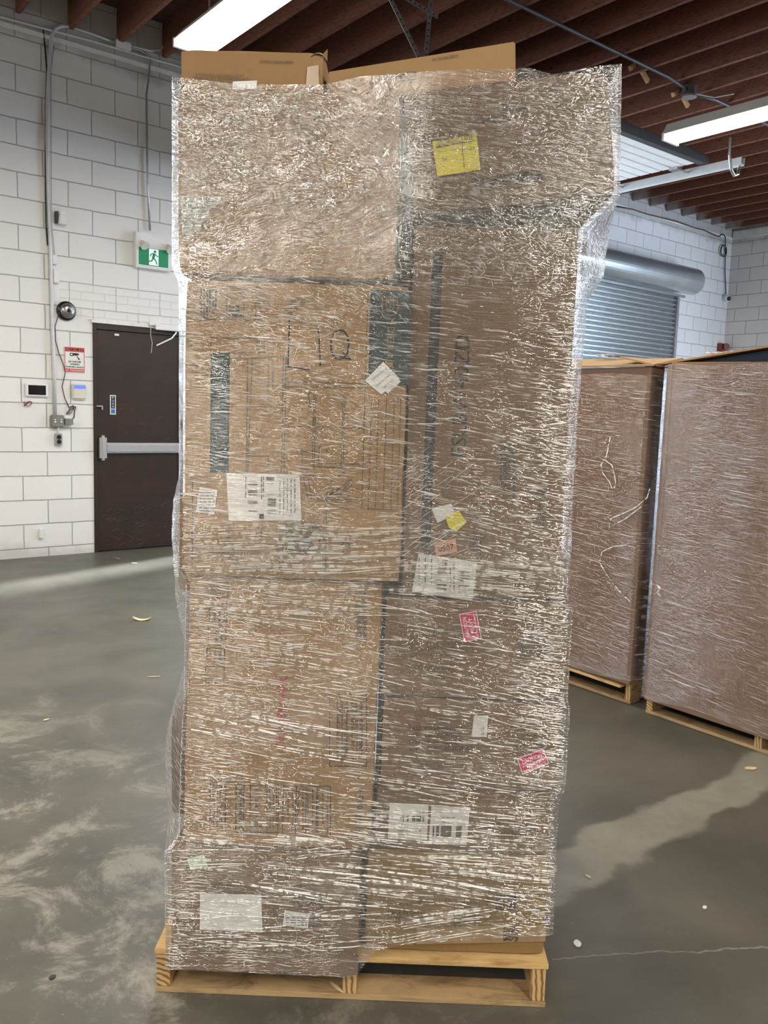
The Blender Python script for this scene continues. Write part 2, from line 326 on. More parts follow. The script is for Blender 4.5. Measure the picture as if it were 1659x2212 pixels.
MT = dict(
    card=cardboard('cardboard', (0.355, 0.215, 0.10)),
    card2=cardboard('cardboard_brown', (0.205, 0.130, 0.077)),
    card3=cardboard('cardboard_pale', (0.385, 0.238, 0.112)),
    cardY=cardboard('cardboard_golden', (0.29, 0.185, 0.075)),
    cardR=cardboard('cardboard_tall', (0.22, 0.135, 0.088), 200),
    pine=wood('pine_board', (0.62, 0.42, 0.19), (0.40, 0.24, 0.09)),
    pineold=wood('weathered_board', (0.45, 0.31, 0.16), (0.22, 0.14, 0.07)),
    endg=end_grain('pine_end_grain'),
    joist=joist_mat(),
    deck=wood('roof_deck', (0.10, 0.055, 0.04), (0.05, 0.03, 0.025)),
    bridging=wood('bridging_wood', (0.6, 0.36, 0.16), (0.42, 0.22, 0.1)),
    wallX=block_wall('painted_block_long', 'x'), wallY=block_wall('painted_block_end', 'y'),
    floor=concrete_floor(),
    ink=pbr('ink_black', (0.025, 0.024, 0.024), 0.6), inkg=pbr('ink_grey', (0.10, 0.085, 0.07), 0.7),
    teal=pbr('ink_teal', (0.03, 0.055, 0.062), 0.6), red=pbr('ink_red', (0.5, 0.04, 0.05), 0.6),
    paper=pbr('label_paper', (0.78, 0.78, 0.75), 0.5, var=0.05), yellow=pbr('label_yellow', (0.83, 0.72, 0.03), 0.45, var=0.05),
    pink=pbr('label_magenta', (0.62, 0.035, 0.14), 0.45), salmon=pbr('label_salmon', (0.75, 0.40, 0.30), 0.5),
    greylabel=pbr('label_grey_green', (0.58, 0.62, 0.56), 0.5, var=0.05),
    mint=pbr('label_mint', (0.55, 0.66, 0.48), 0.5), white=pbr('white_print', (0.85, 0.85, 0.85), 0.5, var=0.02),
    tape=pbr('clear_tape', (0.43, 0.29, 0.16), 0.25), gap=pbr('gap_black', (0.012, 0.012, 0.014), 0.3),  # last one is the black of the added gap fillers and strut holes
    navy=pbr('navy_plastic', (0.008, 0.012, 0.028), 0.7),
    steel=pbr('galvanised_steel', (0.5, 0.51, 0.52), 0.38, 0.9, var=0.15, scale=25), roller=pbr('roller_steel', (0.42, 0.45, 0.46), 0.32, 0.85, var=0.18, aniso=(1, 1, 12)),
    hood=pbr('hood_steel', (0.50, 0.54, 0.56), 0.28, 0.75, var=0.1, scale=3),
    conduit=pbr('painted_conduit', (0.62, 0.62, 0.62), 0.45, 0.2, var=0.08), conduitd=pbr('dark_conduit', (0.075, 0.08, 0.085), 0.5, 0.3),
    wplastic=pbr('white_plastic', (0.78, 0.79, 0.8), 0.4, var=0.03), cream=pbr('cream_plastic', (0.68, 0.65, 0.57), 0.45, var=0.04),
    bplastic=pbr('black_plastic', (0.012, 0.012, 0.013), 0.35), screen=pbr('dark_screen', (0.008, 0.008, 0.009), 0.12),
    green=pbr('exit_green', (0.0, 0.19, 0.085), 0.4, emit=(0.0, 0.4, 0.17), estr=0.12, var=0.03),
    exitw=pbr('exit_white', (0.75, 0.85, 0.85), 0.4, emit=(0.8, 1, 0.95), estr=0.25, var=0.02),
    blue=pbr('blue_display', (0.05, 0.1, 0.6), 0.3, emit=(0.12, 0.2, 1.0), estr=0.9),
    bluep=pbr('sticker_blue', (0.04, 0.2, 0.5), 0.4), navyp=pbr('sticker_navy', (0.01, 0.02, 0.06), 0.4),
    redp=pbr('sign_red', (0.6, 0.05, 0.04), 0.45, var=0.04), signw=pbr('sign_white', (0.78, 0.78, 0.77), 0.4, var=0.03),
    door=pbr('brown_door_paint', (0.032, 0.019, 0.015), 0.38, var=0.25, scale=4, bump=0.05),
    doorpanel=pbr('white_panel', (0.86, 0.87, 0.88), 0.45, var=0.04), alum=pbr('brushed_aluminium', (0.68, 0.7, 0.73), 0.32, 0.8, var=0.05),
    bell=pbr('bell_gong', (0.35, 0.35, 0.36), 0.3, 0.9), wire=pbr('brown_wire', (0.12, 0.07, 0.05), 0.6), wirew=pbr('grey_wire', (0.45, 0.44, 0.42), 0.5),
    greybox=pbr('grey_box', (0.25, 0.25, 0.23), 0.5, 0.4), rust=pbr('red_alarm', (0.22, 0.05, 0.035), 0.5),
    tube=pbr('tube_glow', (1, 1, 1), 0.4, emit=(1.0, 0.93, 0.80), estr=TUBE_GLOW, var=0.0),
    fixture=pbr('fixture_enamel', (0.62, 0.61, 0.58), 0.4, var=0.05),
    trackwhite=pbr('zinc_track', (0.74, 0.76, 0.78), 0.4, 0.1, var=0.06),
    chip=pbr('wood_chip', (0.75, 0.6, 0.32), 0.7), plaster=pbr('white_board', (0.8, 0.79, 0.77), 0.6),
    scuff=pbr('scuff_marks', (0.10, 0.085, 0.08), 0.7), redpaint=pbr('faded_red_paint', (0.33, 0.16, 0.14), 0.7),
)
MT['film'] = film('stretch_film', 0.03, 0.95, dens=-0.004, crinkle_from=(1.80, 0.10), gloss=0.22)
MT['filmR'] = film('stretch_film_smooth', 0.015, 0.6, gloss=0.035, ys=130.0, tint=(0.93, 0.9, 0.88), dens=-0.012, wp=0.3, xf=0.3)
MT['filmS'] = film('stretch_film_loose', 0.10, 0.7, gloss=0.15, ys=60.0)
def foldmat():
    mt, nt, out = nodes('stretch_film_crease')
    tr = N(nt, 'ShaderNodeBsdfTransparent'); df = N(nt, 'ShaderNodeBsdfPrincipled', {'Base Color': (0.93, 0.92, 0.88, 1), 'Roughness': 0.2})
    tc = N(nt, 'ShaderNodeTexCoord')
    nz = N(nt, 'ShaderNodeTexNoise', {'Vector': (tc, 'Object'), 'Scale': 60.0})
    fc = M(nt, 'MULTIPLY_ADD', smooth(nt, nz, 0.4, 0.55), 0.75, 0.15)
    mx = N(nt, 'ShaderNodeMixShader', {0: fc, 1: tr, 2: df}); nt.links.new(mx.outputs[0], out.inputs[0])
    return mt
MT['fold'] = foldmat()

# ------------------------------------------------------------------ mesh helpers
class MB:
    def __init__(s): s.v = []; s.f = []; s.uv = None
    def add(s, vs, fs):
        b = len(s.v); s.v += [Vector(p) for p in vs]; s.f += [tuple(i + b for i in f) for f in fs]; return s
    def box(s, x0, x1, y0, y1, z0, z1):
        vs = [(x, y, z) for z in (z0, z1) for y in (y0, y1) for x in (x0, x1)]
        return s.add(vs, [(0, 2, 3, 1), (4, 5, 7, 6), (0, 1, 5, 4), (2, 6, 7, 3), (0, 4, 6, 2), (1, 3, 7, 5)])
    def hexa(s, p):   # 8 points: bottom 4 then top 4, same winding
        return s.add(p, [(3, 2, 1, 0), (4, 5, 6, 7), (0, 1, 5, 4), (1, 2, 6, 5), (2, 3, 7, 6), (3, 0, 4, 7)])
    def bar(s, a, b, w, h, up=(0, 0, 1)):
        a = Vector(a); b = Vector(b); d = (b - a).normalized(); upv = Vector(up)
        if abs(d.dot(upv)) > 0.98: upv = Vector((1, 0, 0))
        x = d.cross(upv).normalized() * (w / 2); y = x.cross(d).normalized() * (h / 2)
        return s.hexa([a - x - y, a + x - y, a + x + y, a - x + y, b - x - y, b + x - y, b + x + y, b - x + y])
    def tube(s, pts, r, seg=10, caps=True):
        pts = [Vector(p) for p in pts]; n = len(pts); b = len(s.v); pv = None
        for i, p in enumerate(pts):
            d = (pts[min(i + 1, n - 1)] - pts[max(i - 1, 0)]).normalized()
            if pv is None:
                a = Vector((0, 0, 1)) if abs(d.z) < 0.9 else Vector((1, 0, 0))
                x = d.cross(a).normalized()
            else:
                x = (pv - d * pv.dot(d)).normalized()
            pv = x; y = d.cross(x)
            rr = r[i] if isinstance(r, (list, tuple)) else r
            for k in range(seg):
                t = 2 * math.pi * k / seg; s.v.append(p + x * math.cos(t) * rr + y * math.sin(t) * rr)
        for i in range(n - 1):
            for k in range(seg):
                a0 = b + i * seg + k; a1 = b + i * seg + (k + 1) % seg
                s.f.append((a0, a1, a1 + seg, a0 + seg))
        if caps:
            s.f.append(tuple(b + k for k in range(seg))[::-1]); s.f.append(tuple(b + (n - 1) * seg + k for k in range(seg)))
        return s
    def lathe(s, prof, c, axis, seg=28):
        """prof = (radius, offset along axis)"""
        c = Vector(c); ax = Vector(axis).normalized(); a = Vector((0, 0, 1)) if abs(ax.z) < 0.9 else Vector((1, 0, 0))
        x = ax.cross(a).normalized(); y = ax.cross(x); b = len(s.v)
        for r, h in prof:
            for k in range(seg):
                t = 2 * math.pi * k / seg; s.v.append(c + ax * h + (x * math.cos(t) + y * math.sin(t)) * max(r, 1e-4))
        for i in range(len(prof) - 1):
            for k in range(seg):
                a0 = b + i * seg + k; a1 = b + i * seg + (k + 1) % seg
                s.f.append((a0, a1, a1 + seg, a0 + seg))
        s.f.append(tuple(b + k for k in range(seg))[::-1]); s.f.append(tuple(b + (len(prof) - 1) * seg + k for k in range(seg)))
        return s
    def poly(s, pts): return s.add(pts, [tuple(range(len(pts)))])

def link(name, mb, mat, parent=None, bevel=0.0, smooth_=False, loc=None, rotz=None, seg=2):
    me = bpy.data.meshes.new(name)
    me.from_pydata([tuple(p) for p in mb.v], [], mb.f)
    bm = bmesh.new(); bm.from_mesh(me)
    bmesh.ops.recalc_face_normals(bm, faces=bm.faces)
    if bevel:
        bmesh.ops.bevel(bm, geom=[e for e in bm.edges if len(e.link_faces) == 2 and e.calc_face_angle(0) > 0.6], offset=bevel, segments=seg, affect='EDGES', clamp_overlap=True)
    bm.to_mesh(me); bm.free()
    me.materials.append(MT[mat] if isinstance(mat, str) else mat)
    if smooth_:
        for p in me.polygons: p.use_smooth = True
    o = bpy.data.objects.new(name, me); COL.objects.link(o)
    if parent: o.parent = parent
    if loc is not None: o.location = loc
    if rotz is not None: o.rotation_euler = (0, 0, rotz)
    return o
def tag(o, label, cat, group=None, kind=None):
    o['label'] = label; o['category'] = cat
    if group: o['group'] = group
    if kind: o['kind'] = kind
    return o
def empty(name, label, cat, loc=(0, 0, 0), rotz=0.0, group=None):
    o = bpy.data.objects.new(name, None); COL.objects.link(o); o.location = loc; o.rotation_euler = (0, 0, rotz)
    o.empty_display_size = 0.05
    return tag(o, label, cat, group)
def struct(o): o['kind'] = 'structure'; return o

_tc = {}
def text_polys(s):
    if s in _tc: return _tc[s]
    cu = bpy.data.curves.new('t', 'FONT'); cu.body = s; cu.size = 1.0; cu.resolution_u = 2
    ob = bpy.data.objects.new('t', cu); COL.objects.link(ob)
    dg = bpy.context.evaluated_depsgraph_get(); dg.update()
    me = bpy.data.meshes.new_from_object(ob.evaluated_get(dg))
    vs = [v.co.copy() for v in me.vertices]; fs = [tuple(p.vertices) for p in me.polygons]
    bpy.data.objects.remove(ob); bpy.data.curves.remove(cu); bpy.data.meshes.remove(me)
    if vs:
        x0 = min(v.x for v in vs); x1 = max(v.x for v in vs); y0 = min(v.y for v in vs); y1 = max(v.y for v in vs)
    else: x0 = x1 = y0 = y1 = 0
    _tc[s] = (vs, fs, x0, x1, y0, y1); return _tc[s]
def text_into(mb, s, cx, cz, width, height, rot, y, mirror=False, bold=0.0):
    """lay the words flat on the plane y, centred on (cx, cz), turned by rot degrees; facing -y"""
    vs, fs, x0, x1, y0, y1 = text_polys(s)
    if not vs: return
    sx = width / max(x1 - x0, 1e-4); sy = height / max(y1 - y0, 1e-4); r = math.radians(rot)
    for k in ((0, 0), (bold, 0), (0, bold), (bold, bold)) if bold else ((0, 0),):
        pts = []
        for v in vs:
            a = (v.x - (x0 + x1) / 2) * sx + k[0]; b = (v.y - (y0 + y1) / 2) * sy + k[1]
            pts.append((cx + a * math.cos(r) - b * math.sin(r), y, cz + a * math.sin(r) + b * math.cos(r)))
        mb.add(pts, fs)

# ================================================================== THE ROOM
DW = 8.34      # long wall plane
XR = 14.5; XL = -12.0; YB = -8.0; ZD = 5.27
OB = (5.3, 7.4, 3.55)     # open overhead door bay
OL = (-9.0, -5.4, 3.6)      # second bay, left of the photograph
fl = struct(link('floor', MB().box(XL, XR, YB, DW + 4.0, -0.2, 0.0), 'floor'))
w = MB()
for x0, x1 in ((XL, OL[0]), (OL[1], 2.915), (3.87, OB[0]), (OB[1], XR)): w.box(x0, x1, DW, DW + 0.25, 0, 5.4)
w.box(OL[0], OL[1], DW, DW + 0.25, OL[2], 5.4); w.box(2.915, 3.87, DW, DW + 0.25, 2.285, 5.4); w.box(OB[0], OB[1], DW, DW + 0.25, OB[2], 5.4)
struct(link('wall_back', w, 'wallX'))
struct(link('wall_right', MB().box(XR, XR + 0.25, YB, 0.4, 0, 5.4).box(XR, XR + 0.25, 3.8, DW + 0.25, 0, 5.4).box(XR, XR + 0.25, 0.4, 3.8, 3.6, 5.4), 'wallY'))  # the bay opening is made up, to let the added fill light in
struct(link('sun_blocker', MB().box(XR + 2.6, XR + 2.8, -2.0, 5.0, 0, 5.4), 'plaster'))  # unseen outside slab, added to keep the sun out of the side opening
struct(link('wall_left', MB().box(XL - 0.25, XL, YB, DW, 0, 5.4), 'wallY'))
struct(link('wall_front', MB().box(XL, XR, YB - 0.25, YB, 0, 5.4), 'wallX'))
ceil = struct(link('ceiling', MB().box(XL, XR, YB, DW, ZD, ZD + 0.12), 'deck'))
ZJ = 4.95
k0 = -6
joists = []
proto = None
for k in range(k0, 27):
    x = 2.27 + 0.461 * k
    if x > XR - 0.1: break
    if proto is None:
        proto = link('ceiling_joist', MB().box(-0.021, 0.021, YB + 0.01, DW - 0.005, ZJ, ZD - 0.002), 'joist', ceil, loc=(x, 0, 0)); j = proto
    else:
        j = proto.copy(); COL.objects.link(j); j.parent = ceil; j.location = (x, 0, 0)
    joists.append(x)
# diagonal bridging between joists
for (xc, yc, yd) in ((6.97, 3.4, 0.22), (7.43, 3.4, 0.22), (7.9, 3.4, 0.22), (5.13, 4.75, 0.2), (4.67, 4.75, 0.2), (6.5, 3.4, 0.2), (2.96, 4.7, .2), (7.45, 5.4, .2), (8.35, 5.5, .2)):
    b = MB()
    b.bar((xc - 0.205, yc, ZJ + 0.02), (xc + 0.205, yc, ZD - 0.03), 0.045, 0.03, up=(0, 1, 0))
    b.bar((xc - 0.205, yc + 0.07, ZD - 0.03), (xc + 0.205, yc + 0.07, ZJ + 0.02), 0.045, 0.03, up=(0, 1, 0))
    link('bridging_strut', b, 'bridging', ceil)
# solid cross row nearer the camera right
# timber plate and painted ledge under the joist ends
struct(link('trim_1', MB().box(2.0 - 6, XR, DW - 0.02, DW - 0.001, 4.80, 4.835), 'plaster'))
struct(link('trim_2', MB().box(XR - 0.03, XR - 0.001, -2.0, DW - 0.02, 4.80, 4.94), 'plaster'))

# ------------------------------------------------------------------ brown exit door
dx0, dx1, dz1 = 2.915, 3.87, 2.285
door = empty('door_1', 'dark brown steel exit door with white push bar set in the white block wall', 'door', (dx0, DW, 0)); struct(door)
def dlink(n, mb, mat, par=None, **k):
    return link(n, mb, mat, par or door, **k)
dlink('door_frame', MB().box(0, 0.035, -0.012, 0.2, 0, dz1).box(dx1 - dx0 - 0.035, dx1 - dx0, -0.012, 0.2, 0, dz1).box(0.035, dx1 - dx0 - 0.035, -0.012, 0.2, dz1 - 0.055, dz1), 'door', bevel=0.003)
dlink('door_light_block', MB().box(0.0, dx1 - dx0, 0.1, 0.14, 0, dz1), 'bplastic')  # unseen dark backing, added to stop sunlight leaking round the leaf
leaf = dlink('door_leaf', MB().box(0.04, dx1 - dx0 - 0.04, 0.01, 0.06, 0.008, dz1 - 0.06), 'door', bevel=0.002)
scf = MB()
for i in range(110):
    a = rnd(0.08, 0.85); c = rnd(0.02, 0.45) if i % 3 else rnd(0.8, 1.9); L = rnd(0.01, 0.09); g = rnd(-0.35, 0.6)
    scf.bar((a, 0.0085, c), (a + L * math.cos(g), 0.0085, c + L * math.sin(g)), 0.001, rnd(0.0012, 0.003), up=(0, 0, 1))
dlink('scuff_mark', scf, 'scuff', leaf)
pb = dlink('push_bar', MB().box(0.12, dx1 - dx0 - 0.06, -0.055, -0.012, 1.02, 1.095), 'alum', leaf, bevel=0.006)
dlink('push_bar_rail', MB().box(0.11, dx1 - dx0 - 0.045, -0.014, 0.01, 1.005, 1.11), 'alum', leaf, bevel=0.003)
dlink('latch_cover', MB().box(0.045, 0.118, -0.07, 0.01, 0.935, 1.185), 'alum', leaf, bevel=0.022, seg=4)
st = MB().box(0.172, 0.232, 0.006, 0.0095, 1.395, 1.59)
sk = dlink('push_sticker', st, 'signw', leaf, bevel=0.0)
dlink('sticker_panel', MB().box(0.181, 0.223, 0.0045, 0.006, 1.455, 1.58), 'navyp', leaf)
dlink('sticker_pad', MB().box(0.181, 0.223, 0.0045, 0.006, 1.405, 1.448), 'bluep', leaf)
tm = MB()
for i, ch in enumerate('PUSH'): text_into(tm, ch, 0.202, 1.563 - i * 0.03, 0.017, 0.022, 90 if False else 0, 0.0035)
dlink('sticker_word', tm, 'white', leaf)
cl = dlink('door_closer', MB().box(0.62, 0.93, -0.075, -0.012, dz1 - 0.015, dz1 + 0.04), 'alum', bevel=0.006)
dlink('closer_arm', MB().bar((0.86, -0.04, dz1 - 0.02), (0.80, -0.05, dz1 - 0.09), 0.014, 0.014).bar((0.80, -0.05, dz1 - 0.09), (0.66, 0.0, dz1 - 0.17), 0.014, 0.014), 'alum', cl)
dlink('door_contact', MB().box(0.22, 0.265, -0.004, 0.012, dz1 - 0.105, dz1 - 0.085), 'wplastic', leaf)
dlink('latch_hook', MB().bar((0.03, -0.01, 1.475), (0.09, -0.012, 1.475), 0.012, 0.014).bar((0.085, -0.012, 1.475), (0.085, -0.012, 1.44), 0.012, 0.014), 'steel')
struct(link('trim_3', MB().box(dx0 - 0.02, dx1 + 0.2, DW - 0.03, DW, dz1 + 0.002, dz1 + 0.035), 'plaster'))

mg = hit(329, 704, 1, DW)
t = tag(link('magnetic_contact', MB().box(mg.x - 0.055, mg.x + 0.06, DW - 0.06, DW - 0.031, mg.z - 0.0, mg.z + 0.035), 'wplastic', bevel=0.004), 'small white plastic contact block on the lintel above the brown exit door', 'sensor')
tag(link('hanging_wire', MB().tube([(mg.x - 0.045, DW - 0.07, mg.z), (mg.x - 0.05, DW - 0.075, mg.z - 0.1), (mg.x - 0.03, DW - 0.07, mg.z - 0.18), (mg.x - 0.045, DW - 0.075, mg.z - 0.28)], 0.004, 6), 'wirew'), 'thin loose pale wire dangling over the brown exit door from its lintel', 'wire')

# ------------------------------------------------------------------ things on the long wall
def wl(px, py): return hit(px, py, 1, DW)
def tube_thing(name, pts, r, mat, label, cat, par=None, seg=10):
    return tag(link(name, MB().tube(pts, r, seg), mat, smooth_=True), label, cat)
Y1 = DW - 0.025
def W2(px, py, off=0.025): 
    p = hit(px, py, 1, DW - off); return (p.x, p.y, p.z)
tube_thing('conduit', [W2(150, 56), W2(132, 57), W2(120, 62), W2(112, 75), W2(109, 110), W2(105, 160), W2(103, 215), W2(102, 300), W2(104, 400), W2(108, 500), W2(113, 700), W2(117, 800), W2(119, 896)], 0.017, 'conduit', 'long white painted conduit dropping down the block wall to the grey switch box', 'conduit')
tube_thing('conduit', [W2(152, 57), W2(200, 74), W2(248, 92)], 0.014, 'conduit', 'short white conduit under the joists left of the metal junction box', 'conduit')
tube_thing('conduit', [W2(272, 97), W2(300, 104), W2(325, 110), W2(345, 108), W2(358, 96), W2(363, 84)], 0.011, 'conduit', 'curved white conduit looping from junction box up to the fluorescent light', 'conduit')
tube_thing('conduit', [W2(0, 36), W2(60, 52), W2(120, 68), W2(200, 89), W2(300, 119), W2(378, 141), W2(430, 156)], 0.012, 'conduit', 'thin white conduit running level along the top of the block wall', 'conduit')
tube_thing('conduit', [W2(272, 101), W2(300, 108), W2(318, 118), W2(324, 130), W2(321, 170), W2(316, 205), W2(317, 300), W2(319, 400), W2(324, 498)], 0.0105, 'conduitd' if False else 'steel', 'thin grey metal conduit dropping from the ceiling to the exit sign', 'conduit')
tube_thing('cable', [W2(93, 62, .015), W2(98, 110, .015), W2(101, 150, .015), W2(99, 220, .01), W2(98, 330, .01), W2(99, 480, .01), W2(103, 530, .01)], 0.006, 'bplastic', 'thin black cable running beside the long white conduit', 'cable')
tube_thing('cable', [W2(117, 98, .012), W2(114, 120, .012), W2(110, 150, .012), W2(111, 480, .05), W2(118, 552, .03)], 0.004, 'wirew', 'thin grey cable running from sensor down to the small white boxes', 'cable')
jb = wl(262, 97)
e = empty('junction_box', 'white metal junction box under the joist ends where conduits meet', 'junction box', (jb.x, DW, jb.z - 0.05))
link('box_body', MB().box(-0.07, 0.07, -0.06, -0.001, 0, 0.075), 'conduit', e, bevel=0.004); link('cover_plate', MB().box(-0.075, 0.075, -0.066, -0.06, -0.005, 0.06), 'wplastic', e, bevel=0.002)
# switch box + outlet
sb = empty('switch_box', 'grey metal double switch box at the foot of the white conduit', 'switch box', (2.555, DW, 1.262))
link('box_body', MB().box(-0.062, 0.062, -0.055, -0.001, 0, 0.115), 'greybox', sb, bevel=0.008)
for i, x in enumerate((-0.028, 0.03)):
    link('toggle_switch', MB().box(x - 0.009, x + 0.009, -0.068, -0.055, 0.042, 0.056).box(x - 0.007, x + 0.007, -0.064, -0.055, 0.064, 0.076), 'white', sb, bevel=0.002)
ou = empty('wall_outlet', 'small grey double outlet mounted below the grey switch box', 'outlet', (2.567, DW, 1.085))
link('box_body', MB().box(-0.033, 0.033, -0.04, -0.001, 0, 0.115), 'steel', ou, bevel=0.004)
for z in (0.035, 0.08): link('socket', MB().lathe([(0.021, 0), (0.021, 0.006)], (0, -0.04, z), (0, -1, 0), 18), 'bplastic', ou)
link('conduit_stub', MB().tube([(0, -0.02, 0.115), (0, -0.02, 0.178)], 0.010), 'conduit', ou)
ad = empty('plug_adapter', 'small grey power adapter plugged into the side of the switch box', 'adapter', (2.665, DW, 1.285))
link('adapter_body', MB().box(-0.045, 0.03, -0.075, -0.004, 0, 0.06), 'greybox', ad, bevel=0.005); link('cord', MB().tube([(0.02, -0.05, 0.05), (0.045, -0.05, 0.07), (0.05, -0.05, 0.14), (0.04, -0.03, 0.19)], 0.006, 8), 'bplastic', ad)
pn = empty('wall_tablet', 'white framed panel with black screen on the wall left of the conduit', 'screen', (2.374, DW, 1.545))
link('frame', MB().box(-0.105, 0.105, -0.03, -0.001, 0, 0.125), 'wplastic', pn, bevel=0.008, seg=3); link('screen', MB().box(-0.08, 0.08, -0.0315, -0.029, 0.018, 0.108), 'screen', pn)
kp = empty('alarm_keypad', 'cream alarm keypad with glowing blue display beside the door frame', 'keypad', (2.773, DW, 1.533))
link('keypad_body', MB().box(-0.07, 0.07, -0.035, -0.001, 0, 0.152), 'cream', kp, bevel=0.012, seg=3); link('display', MB().box(-0.055, 0.055, -0.037, -0.034, 0.105, 0.14), 'blue', kp)
bl = empty('alarm_bell', 'round grey alarm bell with black backplate on the white wall above warning sign', 'bell', (2.665, DW, 2.373))
link('backplate', MB().lathe([(0.08, 0), (0.092, 0.012), (0.088, 0.03)], (-0.006, -0.001, 0), (0, -1, 0)), 'bplastic', bl, smooth_=True)
link('gong', MB().lathe([(0.07, 0.03), (0.073, 0.04), (0.066, 0.055), (0.045, 0.068), (0.022, 0.074)], (0, -0.001, 0), (0, -1, 0)), 'bell', bl, smooth_=True)
link('center_nut', MB().lathe([(0.018, 0.074), (0.018, 0.08), (0.008, 0.088)], (0, -0.001, 0), (0, -1, 0), 16), 'bplastic', bl)
# surveillance sign
sg = empty('warning_sign', 'red and white video surveillance warning sign left of the brown door', 'sign', (2.736, DW, 1.793))
sw, sh = 0.198, 0.245
link('sign_plate', MB().box(-sw / 2, sw / 2, -0.008, -0.002, 0, sh), 'signw', sg, bevel=0.0)
yy = -0.0095
link('red_border', MB().box(-sw / 2 + .004, sw / 2 - .004, yy, -0.008, 0.198, sh - .004).box(-sw / 2 + .004, sw / 2 - .004, yy, -0.008, 0.004, 0.036).box(-sw / 2 + .004, -sw / 2 + .009, yy, -0.008, 0.036, 0.198).box(sw / 2 - .009, sw / 2 - .004, yy, -0.008, 0.036, 0.198), 'redp', sg)
t1 = MB(); text_into(t1, 'WARNING', 0, 0.2195, 0.172, 0.028, 0, -0.0105, bold=0.0015); link('sign_heading', t1, 'white', sg); t1 = MB(); text_into(t1, 'NO TRESPASSING', 0, 0.020, 0.178, 0.016, 0, -0.0105)
link('sign_footer', t1, 'white', sg)
t2 = MB(); text_into(t2, '24 HOUR', 0, 0.103, 0.12, 0.016, 0, yy, bold=0.001); text_into(t2, 'VIDEO', 0, 0.078, 0.088, 0.016, 0, yy, bold=0.001); text_into(t2, 'SURVEILLANCE', 0, 0.052, 0.168, 0.013, 0, yy, bold=0.001)
link('black_words', t2, 'ink', sg)
cm = MB().add([(-0.03, yy, 0.158), (0.035, yy, 0.168), (0.045, yy, 0.176), (0.03, yy, 0.187), (-0.03, yy, 0.187)], [(0, 1, 2, 3, 4)])
cm.lathe([(0.017, 0), (0.017, 0.0008)], (-0.03, yy + .0005, 0.172), (0, -1, 0), 16); cm.bar((0.02, yy, 0.165), (0.035, yy, 0.14), 0.001, 0.006); cm.bar((0.035, yy, 0.14), (0.045, yy, 0.125), 0.001, 0.012)
link('camera_symbol', cm, 'ink', sg)
link('camera_lens', MB().lathe([(0.009, 0), (0.009, 0.0018)], (-0.03, yy, 0.172), (0, -1, 0), 14), 'signw', sg)
# exit sign
ex = empty('exit_sign', 'green running man exit sign with two lamp heads above the door', 'exit sign', (3.515, DW, 2.868))
link('housing', MB().box(-0.185, 0.185, -0.07, -0.001, 0.0, 0.345), 'wplastic', ex, bevel=0.006)
link('green_face', MB().box(-0.155, 0.155, -0.0735, -0.07, 0.03, 0.20), 'green', ex)
link('white_panel', MB().box(-0.05, 0.05, -0.0750, -0.0735, 0.036, 0.196), 'exitw', ex)
rm = MB(); y0 = -0.0762
rm.lathe([(0.0135, 0), (0.0135, 0.0008)], (0.012, y0, 0.172), (0, -1, 0), 16)
def limb(a, b, wd): rm.bar((a[0], y0, a[1]), (b[0], y0, b[1]), 0.0008, wd)
limb((0.006, 0.155), (-0.008, 0.105), 0.026); limb((0.008, 0.152), (0.03, 0.132), 0.009); limb((0.03, 0.132), (0.048, 0.128), 0.009)
limb((0.0, 0.153), (-0.028, 0.145), 0.009); limb((-0.028, 0.145), (-0.038, 0.12), 0.009); limb((-0.008, 0.108), (0.018, 0.088), 0.013); limb((0.018, 0.088), (0.034, 0.05), 0.011)
limb((-0.01, 0.106), (-0.022, 0.075), 0.013); limb((-0.022, 0.075), (-0.058, 0.072), 0.011)
link('running_man', rm, 'green', ex)
for s_, x in ((1, -0.12), (2, 0.15)):
    hd = link('lamp_head', MB().lathe([(0.022, 0), (0.026, 0.02), (0.026, 0.035), (0.043, 0.045), (0.045, 0.06)], (x, -0.085, 0.245), (0.15, -0.55, -0.6)), 'cream', ex, smooth_=False)
    link('lamp_bracket', MB().box(x - 0.012, x + 0.012, -0.09, -0.07, 0.225, 0.265), 'cream', hd)
# sensors
sn = empty('motion_sensor', 'white tapered motion sensor on the wall beside the conduit high up', 'sensor', (2.615, DW, 3.195))
link('sensor_body', MB().add([(-0.035, -0.085, -0.03), (0.045, -0.085, -0.03), (0.045, -0.02, -0.03), (-0.035, -0.02, -0.03), (-0.022, -0.07, 0.06), (0.03, -0.07, 0.06), (0.03, -0.02, 0.06), (-0.022, -0.02, 0.06)], [(3, 2, 1, 0), (4, 5, 6, 7), (0, 1, 5, 4), (1, 2, 6, 5), (2, 3, 7, 6), (3, 0, 4, 7)]), 'wplastic', sn, bevel=0.006)
link('sensor_cap', MB().tube([(0.004, -0.045, 0.06), (0.004, -0.045, 0.09)], 0.032, 16), 'wplastic', sn); link('mount_bracket', MB().box(-0.05, -0.03, -0.05, -0.001, -0.02, 0.085), 'bplastic', sn)
a = wl(116, 561); tag(link('wireless_contact', MB().box(a.x - 0.022, a.x + 0.026, DW - 0.035, DW - 0.001, a.z - 0.045, a.z + 0.045), 'wplastic', bevel=0.006), 'small white box, upper of the two beside the conduit above the bell', 'sensor')
a = wl(119, 597); tag(link('wireless_contact', MB().box(a.x - 0.026, a.x + 0.028, DW - 0.04, DW - 0.001, a.z - 0.065, a.z + 0.065), 'wplastic', bevel=0.006), 'taller white box, lower of the two beside the conduit above the bell', 'sensor')
a = wl(87, 1152); tag(link('floor_level_sensor', MB().box(a.x - 0.018, a.x + 0.022, DW - 0.035, DW - 0.001, a.z - 0.048, a.z + 0.048), 'wplastic', bevel=0.005), 'small white sensor box low on the wall near the floor', 'sensor')
